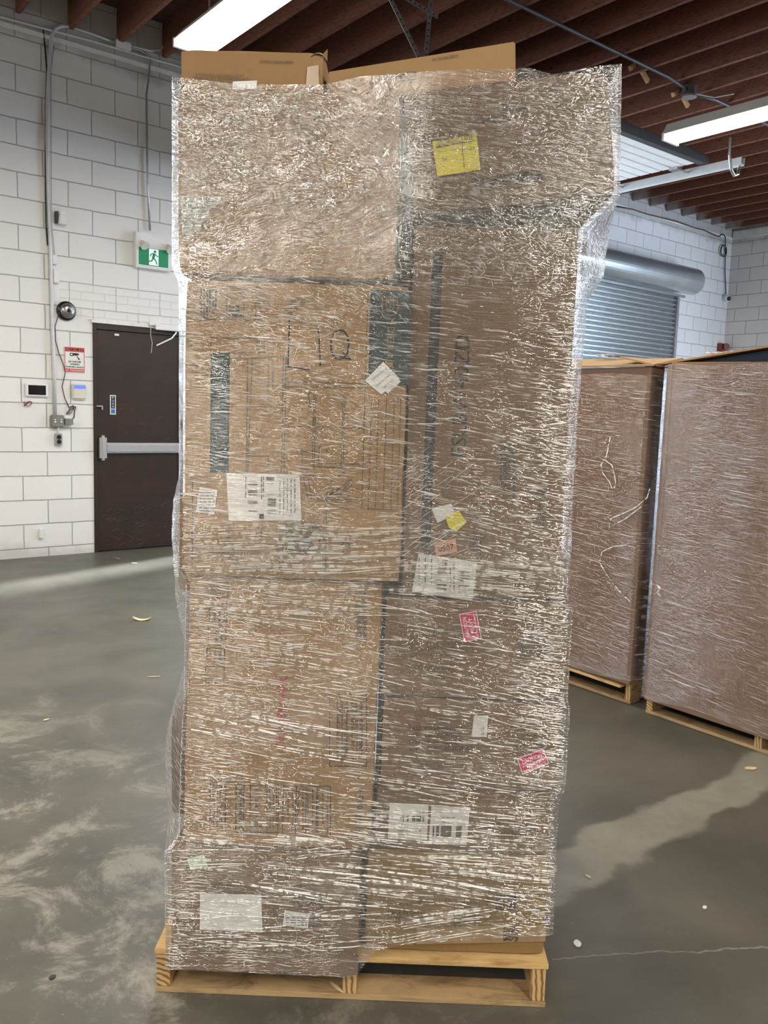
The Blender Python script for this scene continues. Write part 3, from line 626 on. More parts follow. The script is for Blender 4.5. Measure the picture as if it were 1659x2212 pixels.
tube_thing('bell_wire', [W2(128, 675, .03), W2(119, 705, .012), W2(120, 735, .01), W2(127, 762, .01), W2(138, 790, .012), W2(141, 806, .012), W2(134, 835, .01), W2(140, 860, .01), W2(149, 880, .012)], 0.0045, 'wire', 'thin brown wire wandering down the wall from the bell to the adapter', 'wire', seg=7)
c0 = wl(152, 886)
pts = [(c0.x + 0.035 * math.cos(t * 1.1) * (1 + 0.4 * math.sin(t * 2.3)), DW - 0.02 - 0.012 * math.sin(t * 3), c0.z + 0.038 * math.sin(t * 1.3)) for t in [i * 0.35 for i in range(34)]]
tube_thing('wire_bundle', pts, 0.0035, 'wire', 'tangled bunch of brown wire hanging above the plug adapter', 'wire', seg=6)
c0 = wl(59, 872)
pts = [(c0.x + 0.035 * math.cos(t), DW - 0.02, c0.z + 0.022 * math.sin(t * 1.4)) for t in [i * 0.4 for i in range(26)]]
tube_thing('wire_bundle', pts, 0.0035, 'rust', 'small knot of reddish wire poking from the wall under the black screen', 'wire', seg=6)

# ------------------------------------------------------------------ roller door, right
rd = empty('roller_shutter_door', 'grey ribbed steel roller shutter door with round hood in the far wall', 'roller door', (11.3, DW, 0))
xl, xr = -1.55, 1.49
c = MB(); nz_ = 48; prof = []
for i in range(nz_):
    z = 0.02 + i * 0.076
    prof += [(-0.03, z), (-0.055, z + 0.02), (-0.058, z + 0.045), (-0.035, z + 0.068)]
vs = []; fs = []
for (y, z) in prof: vs += [(xl, y, z), (xr, y, z)]
for i in range(len(prof) - 1): fs.append((2 * i, 2 * i + 1, 2 * i + 3, 2 * i + 2))
c.add(vs, fs); link('curtain', c, 'roller', rd)
link('hood', MB().lathe([(0.215, 0), (0.215, 3.28)], (xl - 0.15, -0.3, 3.84), (1, 0, 0), 40), 'hood', rd, smooth_=False, bevel=0.012)
link('hood_lip', MB().box(xl - 0.12, xr + 0.15, -0.13, -0.085, 3.60, 3.64), 'steel', rd)
for x in (xl - 0.06, xr):
    link('guide_rail', MB().box(x, x + 0.06, -0.085, -0.001, 0, 3.62), 'steel', rd)

# cctv camera, coil, alarm in the corner
a = hit(1566, 645, 1, DW)
cc = empty('security_camera', 'small round white dome camera in the wall corner right of roller door', 'camera', (14.38, DW, a.z))
link('mount', MB().lathe([(0.075, 0), (0.075, 0.03), (0.06, 0.05)], (0, 0, 0), (0, -1, 0)), 'wplastic', cc, smooth_=True)
link('eyeball', MB().lathe([(0.03, 0.02), (0.06, 0.05), (0.062, 0.085), (0.045, 0.11)], (0, -0.01, 0), (-0.3, -0.9, -0.15)), 'wplastic', cc, smooth_=True)
link('lens', MB().lathe([(0.04, 0), (0.036, 0.012)], (-0.038, -0.115, -0.018), (-0.3, -0.9, -0.15), 20), 'bplastic', cc)
def WC(px, py, off=0.03): p = hit(px, py, 1, DW - off); return (min(p.x, XR - 0.05), p.y, p.z)
tube_thing('cable', [WC(1562, 506), WC(1567, 512), WC(1567, 540), WC(1566, 585), WC(1568, 635)], 0.009, 'bplastic', 'black cable hanging down the wall corner to the dome camera', 'cable', seg=7)
c0 = Vector(WC(1562, 542)); pts = [(c0.x + 0.095 * math.cos(t) * (1 + 0.1 * math.sin(t / 3)), DW - 0.04, c0.z + 0.10 * math.sin(t)) for t in [i * 0.4 for i in range(44)]]
tube_thing('cable_coil', pts, 0.008, 'bplastic', 'small coil of black cable hanging near the ceiling in the corner', 'cable', seg=6)
tube_thing('cable', [W2(1333, 446), W2(1365, 452), W2(1400, 463), W2(1460, 478), W2(1500, 492), W2(1520, 497), W2(1545, 508), W2(1553, 511), W2(1560, 506)], 0.012, 'wire', 'dark cable sagging along the wall top above the roller door', 'cable', seg=7)
a = hit(1577, 756, 1, DW)
al = empty('fire_alarm_pull', 'dark red alarm box on the wall corner above the cardboard flaps', 'alarm', (14.36, DW, 2.79))
link('alarm_body', MB().box(-0.09, 0.07, -0.09, -0.001, 0, 0.16), 'rust', al, bevel=0.006); link('horn', MB().lathe([(0.02, 0), (0.06, 0.07)], (0.0, -0.09, 0.1), (-0.4, -0.9, 0)), 'rust', al)

# ------------------------------------------------------------------ overhead sectional door, open under the joists
zp = 3.9
od = empty('overhead_door', 'white ribbed overhead door rolled open level beneath the joists', 'overhead door', (7.35, 4.5, zp))
# panel with ribs, runs from y=0 to 3.75 (towards the wall)
vs = []; fs = []; n = 0
y = 0.06; k = 0; prof = []
while y < 3.7:
    prof += [(y, 0.0), (y + 0.012, 0.006), (y + 0.024, 0.0)]; y += 0.125
for (yy_, zz_) in prof: vs += [(-2.95, yy_, zz_), (-0.12, yy_, zz_)]
for i in range(len(prof) - 1): fs.append((2 * i, 2 * i + 2, 2 * i + 3, 2 * i + 1))
link('door_panel', MB().add(vs, fs).box(-2.95, -0.12, 0.06, 3.7, 0.02, 0.05), 'doorpanel', od)
link('bottom_beam', MB().box(-2.95, -0.1, -0.03, 0.06, -0.02, 0.055).box(-2.95, -0.1, -0.045, -0.03, -0.035, 0.03), 'conduitd', od, bevel=0.004)
for xx_ in (0.09, -3.1):
    link('track', MB().box(xx_, xx_ + 0.055, -0.25, 3.835, -0.035, -0.025).box(xx_ - 0.006, xx_, -0.25, 3.835, -0.04, 0.03).box(xx_ + 0.05, xx_ + 0.056, -0.25, 3.835, -0.04, 0.03), 'trackwhite', od)
for yy_ in (0.25, 1.0, 2.1, 3.2):
    link('roller_hinge', MB().box(-0.16, -0.08, yy_, yy_ + 0.09, -0.025, 0.01).tube([(-0.1, yy_ + 0.04, -0.005), (0.1, yy_ + 0.04, -0.005)], 0.008, 8).lathe([(0.022, 0), (0.022, 0.02)], (0.1, yy_ + 0.04, -0.005), (1, 0, 0), 14), 'steel', od)
link('track_hook', MB().tube([(0.11, -0.22, 0.02), (0.11, -0.22, -0.05), (0.08, -0.23, -0.12), (0.0, -0.24, -0.15), (-0.08, -0.25, -0.11), (-0.12, -0.25, 0.0), (-0.13, -0.25, 0.15)], 0.014, 8), 'steel', od)
link('cross_strut', MB().box(-1.9, -1.84, 0.5, 3.0, -0.012, -0.003), 'greybox', od)
struct(link('trim_4', MB().box(OB[0] - 0.06, OB[0], DW - 0.02, DW + 0.25, 0, OB[2]).box(OB[1], OB[1] + 0.06, DW - 0.02, DW + 0.25, 0, OB[2]).box(OB[0] - 0.06, OB[1] + 0.06, DW - 0.02, DW + 0.25, OB[2], OB[2] + 0.06), 'steel'))

# ------------------------------------------------------------------ fluorescent fixtures (parallel to the joists)
def fixture(x, y0, y1, z, label, nt_=2, wd=0.24, seen=True, boost=1.0):
    e = empty('fluorescent_fixture', label, 'ceiling light', (x, (y0 + y1) / 2, z), group='fluorescent fixtures under the joists' if not seen else None)
    L = (y1 - y0) / 2
    link('housing', MB().hexa([(-wd / 2, -L, 0.02), (wd / 2, -L, 0.02), (wd / 2, L, 0.02), (-wd / 2, L, 0.02), (-wd / 4, -L, 0.11), (wd / 4, -L, 0.11), (wd / 4, L, 0.11), (-wd / 4, L, 0.11)]), 'fixture', e, bevel=0.003)
    for i in range(nt_):
        tx = (i - (nt_ - 1) / 2) * wd / nt_ * 1.0
        link('fluorescent_tube', MB().tube([(tx, -L + 0.02, -0.008), (tx, L - 0.02, -0.008)], 0.019, 12), 'tube', e, smooth_=True)
    link('end_cap', MB().box(-wd / 2, wd / 2, L - 0.02, L, -0.03, 0.03), 'fixture', e); link('end_cap', MB().box(-wd / 2, wd / 2, -L, -L + 0.02, -0.03, 0.03), 'fixture', e)
    for yy_ in (-L * 0.8, L * 0.12 if seen and x > 5 else L * 0.8):
        link('hanging_chain', MB().tube([(0, yy_, 0.11), (0, yy_, ZJ - z + 0.02)], 0.006, 6), 'steel', e)
    l = bpy.data.lights.new('tube_light', 'AREA'); l.shape = 'RECTANGLE'; l.size = wd; l.size_y = 2 * L - 0.1; l.energy = LAMP_POWER * boost; l.color = (1.0, 0.93, 0.82)
    lo = bpy.data.objects.new('tube_light', l); COL.objects.link(lo); lo.parent = e; lo.location = (0, 0, -0.035)
    return e
fixture(2.76, 3.35, 5.8, 4.02, 'glowing fluorescent fixture at upper left hanging above the small carton', 3, 0.31)
fixture(6.22, 1.75, 4.2, 3.80, 'glowing fluorescent fixture at right beside the open overhead door', 2, 0.22)
for (x, y, where) in ((-0.9, 5.0, 'in front of the white wall left of the picture'), (0.9, -2.2, 'behind where the photographer stands'), (-4.0, 3.6, 'well left of the stack beyond the picture edge'), (-2.6, -1.0, 'just behind the photographer on the left'), (-5.0, -3.4, 'far behind the photographer at the left'), (5.8, -3.0, 'far right behind the big wrapped cartons'), (10.2, 3.0, 'near the right-hand wall beyond the cartons')):
    fixture(x, y - 1.2, y + 1.2, 4.0, 'fluorescent fixture under the joists ' + where, 2, 0.24, seen=False, boost=1.5 if (x, y) in ((0.9, -2.2), (-2.6, -1.0), (-5.0, -3.4)) else 1.0)

# pipe, detector, perforated struts
pp = hit(1493, 203, 2, 4.86)
tag(link('ceiling_conduit', MB().tube([(3.2, 5.2, 4.93), (5.2, 5.2, 4.93), (7.62, 5.2, 4.93), (7.9, 5.2, 4.90), (pp.x, 5.2, 4.87)], 0.016, 10).tube([(pp.x, 5.2, 4.87), (8.5, 5.2, 4.93), (9.6, 5.2, 4.93)], 0.016, 10), 'conduitd', smooth_=True), 'long dark conduit crossing beneath the ceiling joists to the round box', 'conduit')
rb = empty('ceiling_box', 'round grey ceiling box on the dark conduit under the joists', 'electrical box', (pp.x, 5.2, 4.83))
link('box_body', MB().lathe([(0.06, 0), (0.07, 0.09)], (0, 0, 0.02), (0, 0, 1), 24), 'conduitd', rb); link('cover', MB().lathe([(0.075, 0), (0.075, 0.018)], (0, 0, 0), (0, 0, 1), 24), 'greybox', rb)
link('cable_tail', MB().tube([(0.07, -0.02, 0.05), (0.3, -0.1, 0.05), (0.5, -0.2, 0.11)], 0.008, 8), 'wirew', rb)
def perf(a, b, label, w_=0.045):
    a = Vector(a); b = Vector(b); mb = MB(); d = (b - a); L = d.length; d.normalize()
    side = d.cross(Vector((0, 1, 0))).normalized()
    mb.bar(a, b, w_, 0.004, up=(0, 1, 0)); mb.bar(a + side * w_ / 2 + Vector((0, w_ / 2, 0)), b + side * w_ / 2 + Vector((0, w_ / 2, 0)), 0.004, w_, up=(0, 1, 0))
    o = tag(link('perforated_strut', mb, 'steel'), label, 'metal strut')
    h = MB(); n = int(L / 0.05)
    for i in range(n):
        p = a + d * (i + 0.5) * 0.05 + Vector((0, -0.003, 0)); h.lathe([(0.007, 0), (0.007, 0.001)], p, (0, -1, 0), 8)
    link('strut_holes', h, 'gap', o)
def WY(px, py, y): p = hit(px, py, 1, y); return (p.x, p.y, p.z)
perf(WY(835, -20, 5.5), WY(918, 150, 5.5), 'slanting perforated steel strut hanging left above the stacked cartons')
perf(WY(932, -10, 5.55), WY(917, 150, 5.55), 'upright perforated steel strut hanging from the joists above the cartons')
perf(WY(850, -20, 5.52), WY(946, 37, 5.52), 'short perforated steel crosspiece joining two hanging struts near the ceiling', 0.035)

# ================================================================== THE WRAPPED STACK
LOC = (O.x, O.y, 0)
def carton(name_label, u0, u1, z0, z1, v0, v1, mat='card', tilt=0.0, skew=None, bev=0.007, group=None, rough=0.002):
    """tilt: degrees about the lower front-left corner. returns the thing's empty, origin at its base"""
    e = empty('cardboard_carton', name_label, 'box', (O + U * u0 + V * v0 + Vector((0, 0, z0))), ANG)
    e['_o'] = 0; del e['_o']
    w_, d_, h_ = u1 - u0, v1 - v0, z1 - z0
    mb = MB().box(0, w_, 0, d_, 0, h_)
    me = bpy.data.meshes.new('carton_body'); me.from_pydata([tuple(p) for p in mb.v], [], mb.f)
    bm = bmesh.new(); bm.from_mesh(me); bmesh.ops.recalc_face_normals(bm, faces=bm.faces)
    bmesh.ops.subdivide_edges(bm, edges=bm.edges[:], cuts=9, use_grid_fill=True)
    c_ = Vector((w_ / 2, d_ / 2, h_ / 2)); seed = Vector((u0 * 7, z0 * 9, 3))
    t = math.radians(tilt)
    for vt in bm.verts:
        p = vt.co
        # gentle bulge of the panels and softened, dented edges
        ex_ = [min(p[i], (w_, d_, h_)[i] - p[i]) < 1e-5 for i in range(3)]
        ne = sum(ex_)
        nn = mnoise.noise_vector(p * 7 + seed) * rough
        p += nn
        if ne >= 2:
            for i in range(3):
                if ex_[i]: p[i] += (c_[i] - p[i]) / abs(c_[i] - p[i] + 1e-9) * (0.003 if ne == 2 else 0.006)
        if skew: p.x += skew * p.z
        if tilt: p.x, p.z = p.x * math.cos(t) - p.z * math.sin(t), p.x * math.sin(t) + p.z * math.cos(t)
    bm.to_mesh(me); bm.free(); me.materials.append(MT[mat])
    for p in me.polygons: p.use_smooth = False
    o = bpy.data.objects.new('carton_body', me); COL.objects.link(o); o.parent = e
    e_ = e
    CART[e.name] = (u0, z0, v0, t, skew or 0.0)
    return e
CART = {}
def on(e, name, mb, mat, label=None):
    """mb given in stack coordinates (u, v, z); moved into the carton's own frame"""
    u0, z0, v0, t, sk = CART[e.name]
    for p in mb.v: p.x -= u0; p.y -= v0; p.z -= z0
    o = link(name, mb, mat, e)
    if label: o['label'] = label
    return o
FV = -0.0035
def quad(pts, v): # pts pixels -> thin sheet in stack coords lying on plane v
    q = [S(x, y, v) for x, y in pts]
    n_ = len(q)
    mb = MB(); vs = [(a, v, b) for a, b in q] + [(a, v + 0.0015, b) for a, b in q]
    fs = [tuple(range(n_)), tuple(range(2 * n_ - 1, n_ - 1, -1))] + [(i, i + n_, (i + 1) % n_ + n_, (i + 1) % n_) for i in range(n_)]
    return mb.add(vs, fs)
def words(lst, v):
    """lst of (string, x0,y0 -> x1,y1 baseline-centre pixels, height px). text runs from first to second point"""
    mb = MB()
    for s, x0, y0, x1, y1, hp in lst:
        a = S(x0, y0, v); b = S(x1, y1, v); w_ = math.hypot(b[0] - a[0], b[1] - a[1])
        hz = abs(S(x0, y0, v)[0] - S(x0 + hp, y0, v)[0])
        text_into(mb, s, (a[0] + b[0]) / 2, (a[1] + b[1]) / 2, w_, hz, math.degrees(math.atan2(b[1] - a[1], b[0] - a[0])), v)
    return mb
def lines(lst, v, wpx=1.5):
    mb = MB()
    for l in lst:
        w0 = wpx
        if len(l) == 5: w0 = l[4]
        a = S(l[0], l[1], v); b = S(l[2], l[3], v); hz = abs(S(l[0], l[1], v)[0] - S(l[0] + w0, l[1], v)[0])
        mb.bar((a[0], v, a[1]), (b[0], v, b[1]), 0.0008, hz, up=(0, 0, 1)) if abs(b[0] - a[0]) > abs(b[1] - a[1]) * 0.02 else mb.box(a[0] - hz / 2, a[0] + hz / 2, v - 0.0004, v + 0.0004, min(a[1], b[1]), max(a[1], b[1]))
    return mb
def rects(lst, v):
    mb = MB()
    for (x0, y0, x1, y1) in lst:
        a = S(x0, y0, v); b = S(x1, y1, v)
        mb.box(min(a[0], b[0]), max(a[0], b[0]), v - 0.0004, v + 0.0004, min(a[1], b[1]), max(a[1], b[1]))
    return mb
def frame_px(x0, y0, x1, y1, w_=1.5): return [(x0, y0, x1, y0, w_), (x0, y1, x1, y1, w_), (x0, y0, x0, y1, w_), (x1, y0, x1, y1, w_)]
def barcode(x0, y0, x1, y1, horiz=True, seed=1, dens=0.55):
    r = random.Random(seed); out = []; p = x0 if horiz else y0; e_ = x1 if horiz else y1
    while p < e_:
        w_ = r.choice((1.2, 1.8, 2.6, 3.4))
        if r.random() < dens: out.append((p, y0, min(p + w_, x1), y1) if horiz else (x0, p, x1, min(p + w_, y1)))
        p += w_ + 0.8
    return out
def fake_lines(x0, y0, x1, y1, n_, horiz, seed, th=1.6, dash=(4, 14)):
    """rows of print too small to read in the photograph, as broken dashes"""
    r = random.Random(seed); out = []
    for i in range(n_):
        t = (i + 0.5) / n_; p = x0 if horiz else y0; e_ = (x1 if horiz else y1) - r.uniform(0, 0.3) * ((x1 - x0) if horiz else (y1 - y0))
        while p < e_:
            w_ = r.uniform(*dash)
            if horiz: yy = y0 + t * (y1 - y0); out.append((p, yy, min(p + w_, x1), yy + th))
            else: xx = x0 + t * (x1 - x0); out.append((xx, p, xx + th, min(p + w_, y1)))
            p += w_ + r.uniform(2, 4)
    return out

# pallet --------------------------------------------------------------
def pallet(label, loc, rotz, W=1.0, D=1.2, mat='pine', h=0.12):
    e = empty('wooden_pallet', label, 'pallet', loc, rotz)
    for x in (0.0, W / 2 - 0.02, W - 0.037):
        s = link('stringer', MB().box(x, x + 0.036, 0.004, D, 0.016, h - 0.016), mat, e, bevel=0.002)
        link('end_grain', MB().box(x + 0.001, x + 0.035, 0.002, 0.0045, 0.017, h - 0.017), 'endg', s)
    for i, y in enumerate((0.0, 0.25, 0.55, 0.85, D - 0.13)): link('deck_board', MB().box(-0.004, W + 0.004, y, y + (0.13 if i in (0, 4) else 0.09), h - 0.016, h), mat, e, bevel=0.002)
    for y in (0.0, 0.55, D - 0.12): link('bottom_board', MB().box(-0.002, W + 0.002, y, y + (0.12 if y else 0.085), 0.0, 0.016), mat if y else 'pineold', e, bevel=0.002)
    return e
pl = pallet('light pine pallet carrying the tall wrapped stack of cartons', LOC, ANG)
# cartons: bottom left
b8 = carton('bottom left carton on the pine pallet with a large blank white label', 0.042, 0.520, 0.121, 0.404, -0.022, 0.50, 'card2')
b12 = carton('bottom right carton marked MADE IN CHINA with bare golden lower edge', 0.532, 0.997, 0.121, 0.398, 0.03, 0.50, 'cardY')
b11 = carton('flat carton with two white shipping labels, below the lower magenta sticker', 0.548, 0.992, 0.400, 0.572, 0.02, 0.55, 'card2')
b10 = carton('carton with magenta caution sticker near its right edge, right column', 0.558, 1.003, 0.574, 0.806, 0.004, 0.55, 'card2')
b9 = carton('carton with tilted magenta caution sticker near its centre, directly beneath the tall carton', 0.556, 1.000, 0.808, 1.055, 0.008, 0.55, 'card2')
b7 = carton('large flat upright carton with red stencilled code, left column', 0.069, 0.539, 0.409, 1.090, -0.004, 0.11, 'card', skew=0.018)
b6 = carton('big upright carton marked LIQ in black marker, left column', 0.070, 0.590, 1.096, 1.792, -0.012, 0.11, 'card3', skew=0.0)
b5 = carton('tall narrow carton with black stripe and model code reading upwards', 0.594, 0.981, 1.057, 1.938, 0.02, 0.42, 'card2')
b3 = carton('wide carton at top left under heavily crinkled film with torn grey label', 0.048, 0.556, 1.806, 2.214, 0.0, 0.565, 'card3')
b4 = carton('tilted carton at top right with yellow energy label', 0.592, 1.058, 1.949, 2.222, 0.0, 0.50, 'card2', tilt=7.8)
t1b = carton('small worn carton lying on top left of the stack, printed upside down', 0.044, 0.378, 2.216, 2.312, 0.03, 0.5, 'card', rough=0.005)
# tilted top carton, custom outline
t2b = empty('cardboard_carton', 'tilted carton lying on top of the stack right of the small worn one', 'box', (O + U * 0.385 + V * 0.03 + Vector((0, 0, 2.216))), ANG)
CART[t2b.name] = (0.385, 2.216, 0.03, 0, 0)
mb = MB(); prof = [(0.0, 0.0), (0.175, 0.004), (0.43, 0.045), (0.425, 0.131), (0.20, 0.09), (0.0, 0.054)]
mb.add([(a, 0.0, b) for a, b in prof] + [(a, 0.45, b) for a, b in prof], [tuple(range(6)), tuple(range(11, 5, -1))] + [(i, i + 6, (i + 1) % 6 + 6, (i + 1) % 6) for i in range(6)])
link('carton_body', mb, 'card3', t2b, bevel=0.003)
# cartons behind, seen only as bulges at the sides
bk1 = carton('rear carton bulging out at lower left behind the red coded carton', -0.002, 0.50, 0.408, 0.69, 0.14, 0.75, 'card2')
bk2 = carton('rear carton bulging out at left behind the LIQ carton', 0.014, 0.50, 1.02, 1.27, 0.14, 0.75, 'card')
bk10 = carton('narrower rear carton at left between the two bulging rear cartons', 0.062, 0.50, 0.70, 1.01, 0.14, 0.75, 'card2')
bk3 = carton('rear carton standing behind upper part of the LIQ carton', 0.052, 0.52, 1.285, 1.79, 0.14, 0.75, 'card2')
bk4 = carton('rear carton protruding right behind the tall striped carton', 0.56, 1.062, 1.057, 1.93, 0.43, 0.99, 'card')
bk5 = carton('rear carton at the bottom back left of pallet', 0.02, 0.52, 0.121, 0.40, 0.52, 1.18, 'card2')
bk6 = carton('rear carton at the bottom back right of pallet', 0.54, 1.0, 0.121, 1.05, 0.57, 1.18, 'card2')
bk7 = carton('tall rear carton at the back left corner of pallet', 0.02, 0.52, 0.41, 1.79, 0.77, 1.18, 'card')
bk8 = carton('rear carton at the top back left of the stack', 0.05, 0.5562, 1.80, 2.28, 0.57, 1.15, 'card')
gp1 = carton('black filler added to darken the gap between the two columns near the top', 0.560, 0.590, 1.80, 1.945, 0.02, 0.5, 'gap')  # stands in for a black strap and keeps the gap dark
gp2 = carton('black filler added to darken the lower gap between the two columns', 0.5415, 0.5515, 0.42, 1.092, 0.02, 0.11, 'gap', skew=0.016)  # shade of the gap made as a black sheet, also blocks leaking light
bk9 = carton('rear carton at the top back right of the stack', 0.5565, 1.02, 1.935, 2.42, 0.58, 1.15, 'card2')
lip = MB(); n_ = 40
for i in range(n_):
    t0 = 0.042 + 0.476 * i / n_; t1_ = 0.042 + 0.476 * (i + 1) / n_; q0 = 0.088 + 0.008 * mnoise.noise(Vector((t0 * 22, 0, 0))); q1 = 0.088 + 0.008 * mnoise.noise(Vector((t1_ * 22, 0, 0)))
    lip.hexa([(t0, -0.028, q0), (t1_, -0.028, q1), (t1_, -0.006, q1), (t0, -0.006, q0), (t0, -0.024, 0.13), (t1_, -0.024, 0.13), (t1_, -0.006, 0.13), (t0, -0.006, 0.13)])
on(b8, 'sagging_lower_edge', lip, 'card2')
a = S(1135, 172, .05); b = S(1300, 150, .05)
vs = []; fs = []
NX, NY = 12, 6
for j in range(NY + 1):
    for i in range(NX + 1):
        uu = a[0] + (b[0] - a[0]) * i / NX; z_ = 2.222 + (uu - 0.592) * 0.137 + 0.03 * math.sin(math.pi * i / NX) * math.sin(math.pi * (j + 0.5) / (NY + 1)) + 0.006 + 0.006 * mnoise.noise(Vector((i * .9, j * .9, 1)))
        vs.append((uu, 0.03 + j * 0.05, z_))
for j in range(NY):
    for i in range(NX): q = j * (NX + 1) + i; fs.append((q, q + 1, q + NX + 2, q + NX + 1))
mb = MB().add(vs, fs); base_ = O.copy()
for p in mb.v: q = O + U * p.x + V * p.y; p.x, p.y = q.x, q.y
bg = tag(link('plastic_bag', mb, 'navy', smooth_=True), 'crumpled dark navy plastic sheet on top right carton under the film', 'plastic sheet')

# ---- printing and labels on the cartons (pixel lists -> positions on the carton's front plane)
v6 = -0.0145; v7 = -0.0065; v8 = -0.0245; v3 = -0.0025; v5 = 0.0175; v9 = 0.0055; v10 = 0.0015; v11 = 0.0175; v12 = 0.0275; v4 = -0.0025
# LIQ carton
on(b6, 'printed_band', rects([(801, 626, 884, 832)], v6), 'teal'); on(b6, 'printed_band', rects([(455, 762, 494, 1022)], v6), 'teal')
lg = lines([(826, 640, 826, 672, 2), (826, 672, 838, 682, 2), (838, 682, 852, 680, 2), (852, 680, 860, 668, 2), (860, 668, 858, 642, 2), (835, 643, 835, 668, 2), (835, 668, 843, 673, 2), (843, 673, 850, 666, 2), (850, 666, 850, 643, 2)], v6 - 0.0012)
for i, ch in enumerate('DEVAIS'):
    a = S(845 - i * 1.0, 712 + i * 19, v6); text_into(lg, ch, a[0], a[1], 0.012, 0.016, -90, v6 - 0.0012)
on(b6, 'brand_lettering', lg, 'card')
L = []
L += [(795, 626, 790, 1100), (803, 860, 797, 1102), (618, 770, 614, 1230), (612, 770, 609, 1230), (545, 775, 535, 1020), (535, 775, 528, 1018), (682, 850, 676, 1010), (678, 850, 672, 1010), (745, 850, 740, 1015), (741, 850, 736, 1015),
      (615, 825, 795, 828), (620, 835, 795, 838), (620, 920, 795, 925), (680, 1000, 790, 1003), (684, 1008, 790, 1011), (528, 775, 618, 768), (580, 790, 578, 850), (590, 785, 588, 845), (455, 730, 560, 730), (455, 762, 575, 762), (560, 730, 560, 764), (571, 728, 571, 764), (455, 730, 455, 762), (440, 738, 452, 750),
      (530, 985, 580, 985), (580, 985, 580, 1020), (818, 860, 812, 1100), (835, 862, 829, 1100), (852, 862, 846, 1100), (866, 862, 858, 1100), (790, 1098, 860, 1102), (706, 1098, 703, 1240, 2.5), (700, 1098, 697, 1240), (620, 1125, 690, 1128), (416, 1040, 418, 1225, 2.5), (495, 1125, 495, 1225), (565, 1130, 563, 1230)]
L += frame_px(490, 620, 527, 684) + frame_px(553, 620, 563, 690) + frame_px(618, 1130, 690, 1195, 1.2) + [(428, 690, 565, 690)]
# plant drawing
for (a, b, c, d) in ((700, 1078, 760, 1035), (700, 1075, 775, 1055), (702, 1080, 772, 1078), (690, 1060, 745, 1018), (705, 1085, 755, 1100), (655, 1030, 665, 1075), (665, 1030, 675, 1090), (645, 1025, 700, 1030), (672, 1065, 700, 1085), (655, 860, 672, 885), (672, 885, 665, 850), (665, 850, 678, 845), (690, 960, 720, 985), (640, 975, 690, 975), (652, 965, 652, 1010), (690, 965, 688, 1000), (728, 1160, 755, 1175), (730, 1190, 750, 1160), (725, 1175, 735, 1195), (740, 1155, 742, 1200), (755, 1175, 740, 1195)): L.append((a, b, c, d))
for i in range(10):
    x, y = 700 + i * 6, 1085 - (i % 4) * 7; L.append((x, y, x + 12 + i % 3 * 6, y - 35 + (i % 5) * 9))
on(b6, 'printed_drawing', lines(L, v6, 1.4), 'inkg')
tr = MB()
for (x, y) in ((628, 662), (640, 664), (652, 656), (618, 668), (634, 650), (645, 645), (657, 650), (626, 678)):
    for k in range(8):
        t0 = k * math.pi / 4; t1_ = t0 + math.pi / 4; r_ = 4
        a = S(x + r_ * math.cos(t0), y + r_ * math.sin(t0), v6); b = S(x + r_ * math.cos(t1_), y + r_ * math.sin(t1_), v6)
        tr.bar((a[0], v6, a[1]), (b[0], v6, b[1]), 0.0008, 0.0016)
on(b6, 'printed_symbols', tr, 'inkg')
on(b6, 'printed_blocks', rects(fake_lines(430, 625, 468, 688, 6, False, 3, 3) + fake_lines(494, 655, 522, 682, 3, True, 4, 5) + fake_lines(620, 1132, 688, 1193, 6, True, 5, 6, (20, 60)), v6), 'teal')
mk = lines([(625, 688, 624, 745, 3.6), (624, 745, 622, 792, 3.6), (622, 792, 668, 799, 3.6), (686, 705, 690, 745, 3.6), (690, 745, 692, 790, 3.6), (733, 770, 758, 778, 3.6), (740, 762, 760, 778, 3.2)], v6 - 0.001)
pq = [(735, 712), (722, 718), (715, 735), (716, 758), (724, 774), (738, 775), (750, 765), (754, 745), (750, 725), (742, 714), (730, 713)]
for i in range(len(pq) - 1):
    a = S(*pq[i], v6); b = S(*pq[i + 1], v6); mk.bar((a[0], v6 - 0.001, a[1]), (b[0], v6 - 0.001, b[1]), 0.0008, 0.0045)
on(b6, 'marker_letters', mk, 'ink', 'black handwritten LIQ')
sl = on(b6, 'shipping_label', quad([(489, 1022), (647, 1025), (651, 1124), (494, 1125)], v6 - 0.002), 'paper')
on(b6, 'label_print', rects(barcode(536, 1040, 556, 1105, False, 2) + barcode(578, 1065, 596, 1112, False, 3) + barcode(575, 1030, 592, 1052, False, 9, .7) + [(560, 1110, 570, 1121)] + fake_lines(600, 1035, 640, 1110, 5, False, 4, 1.5) + fake_lines(528, 1030, 532, 1080, 1, False, 5) + fake_lines(562, 1030, 570, 1080, 2, False, 6), v6 - 0.0038), 'inkg')
on(b6, 'small_label', quad([(432, 1052), (470, 1058), (462, 1112), (423, 1106)], v6 - 0.002), 'paper'); on(b6, 'label_print', rects(fake_lines(430, 1060, 464, 1106, 7, True, 8), v6 - 0.0038), 'inkg')
on(b6, 'shipping_label', quad([(788, 822), (828, 782), (864, 818), (824, 852)], v6 - 0.002), 'paper')
on(b6, 'small_label', quad([(818, 830), (846, 806), (866, 824), (838, 850)], v6 - 0.0035), 'paper')
on(b6, 'label_print', words([('THE IMPORTER OF RECORD', 802, 822, 836, 795, 4), ('MADE IN CHINA', 812, 835, 844, 808, 4), ('CARTON 1 OF 2', 828, 838, 850, 820, 5)], v6 - 0.0052), 'inkg')
on(b6, 'carton_seam', rects([(404, 1028, 500, 1031)], v6), 'ink')
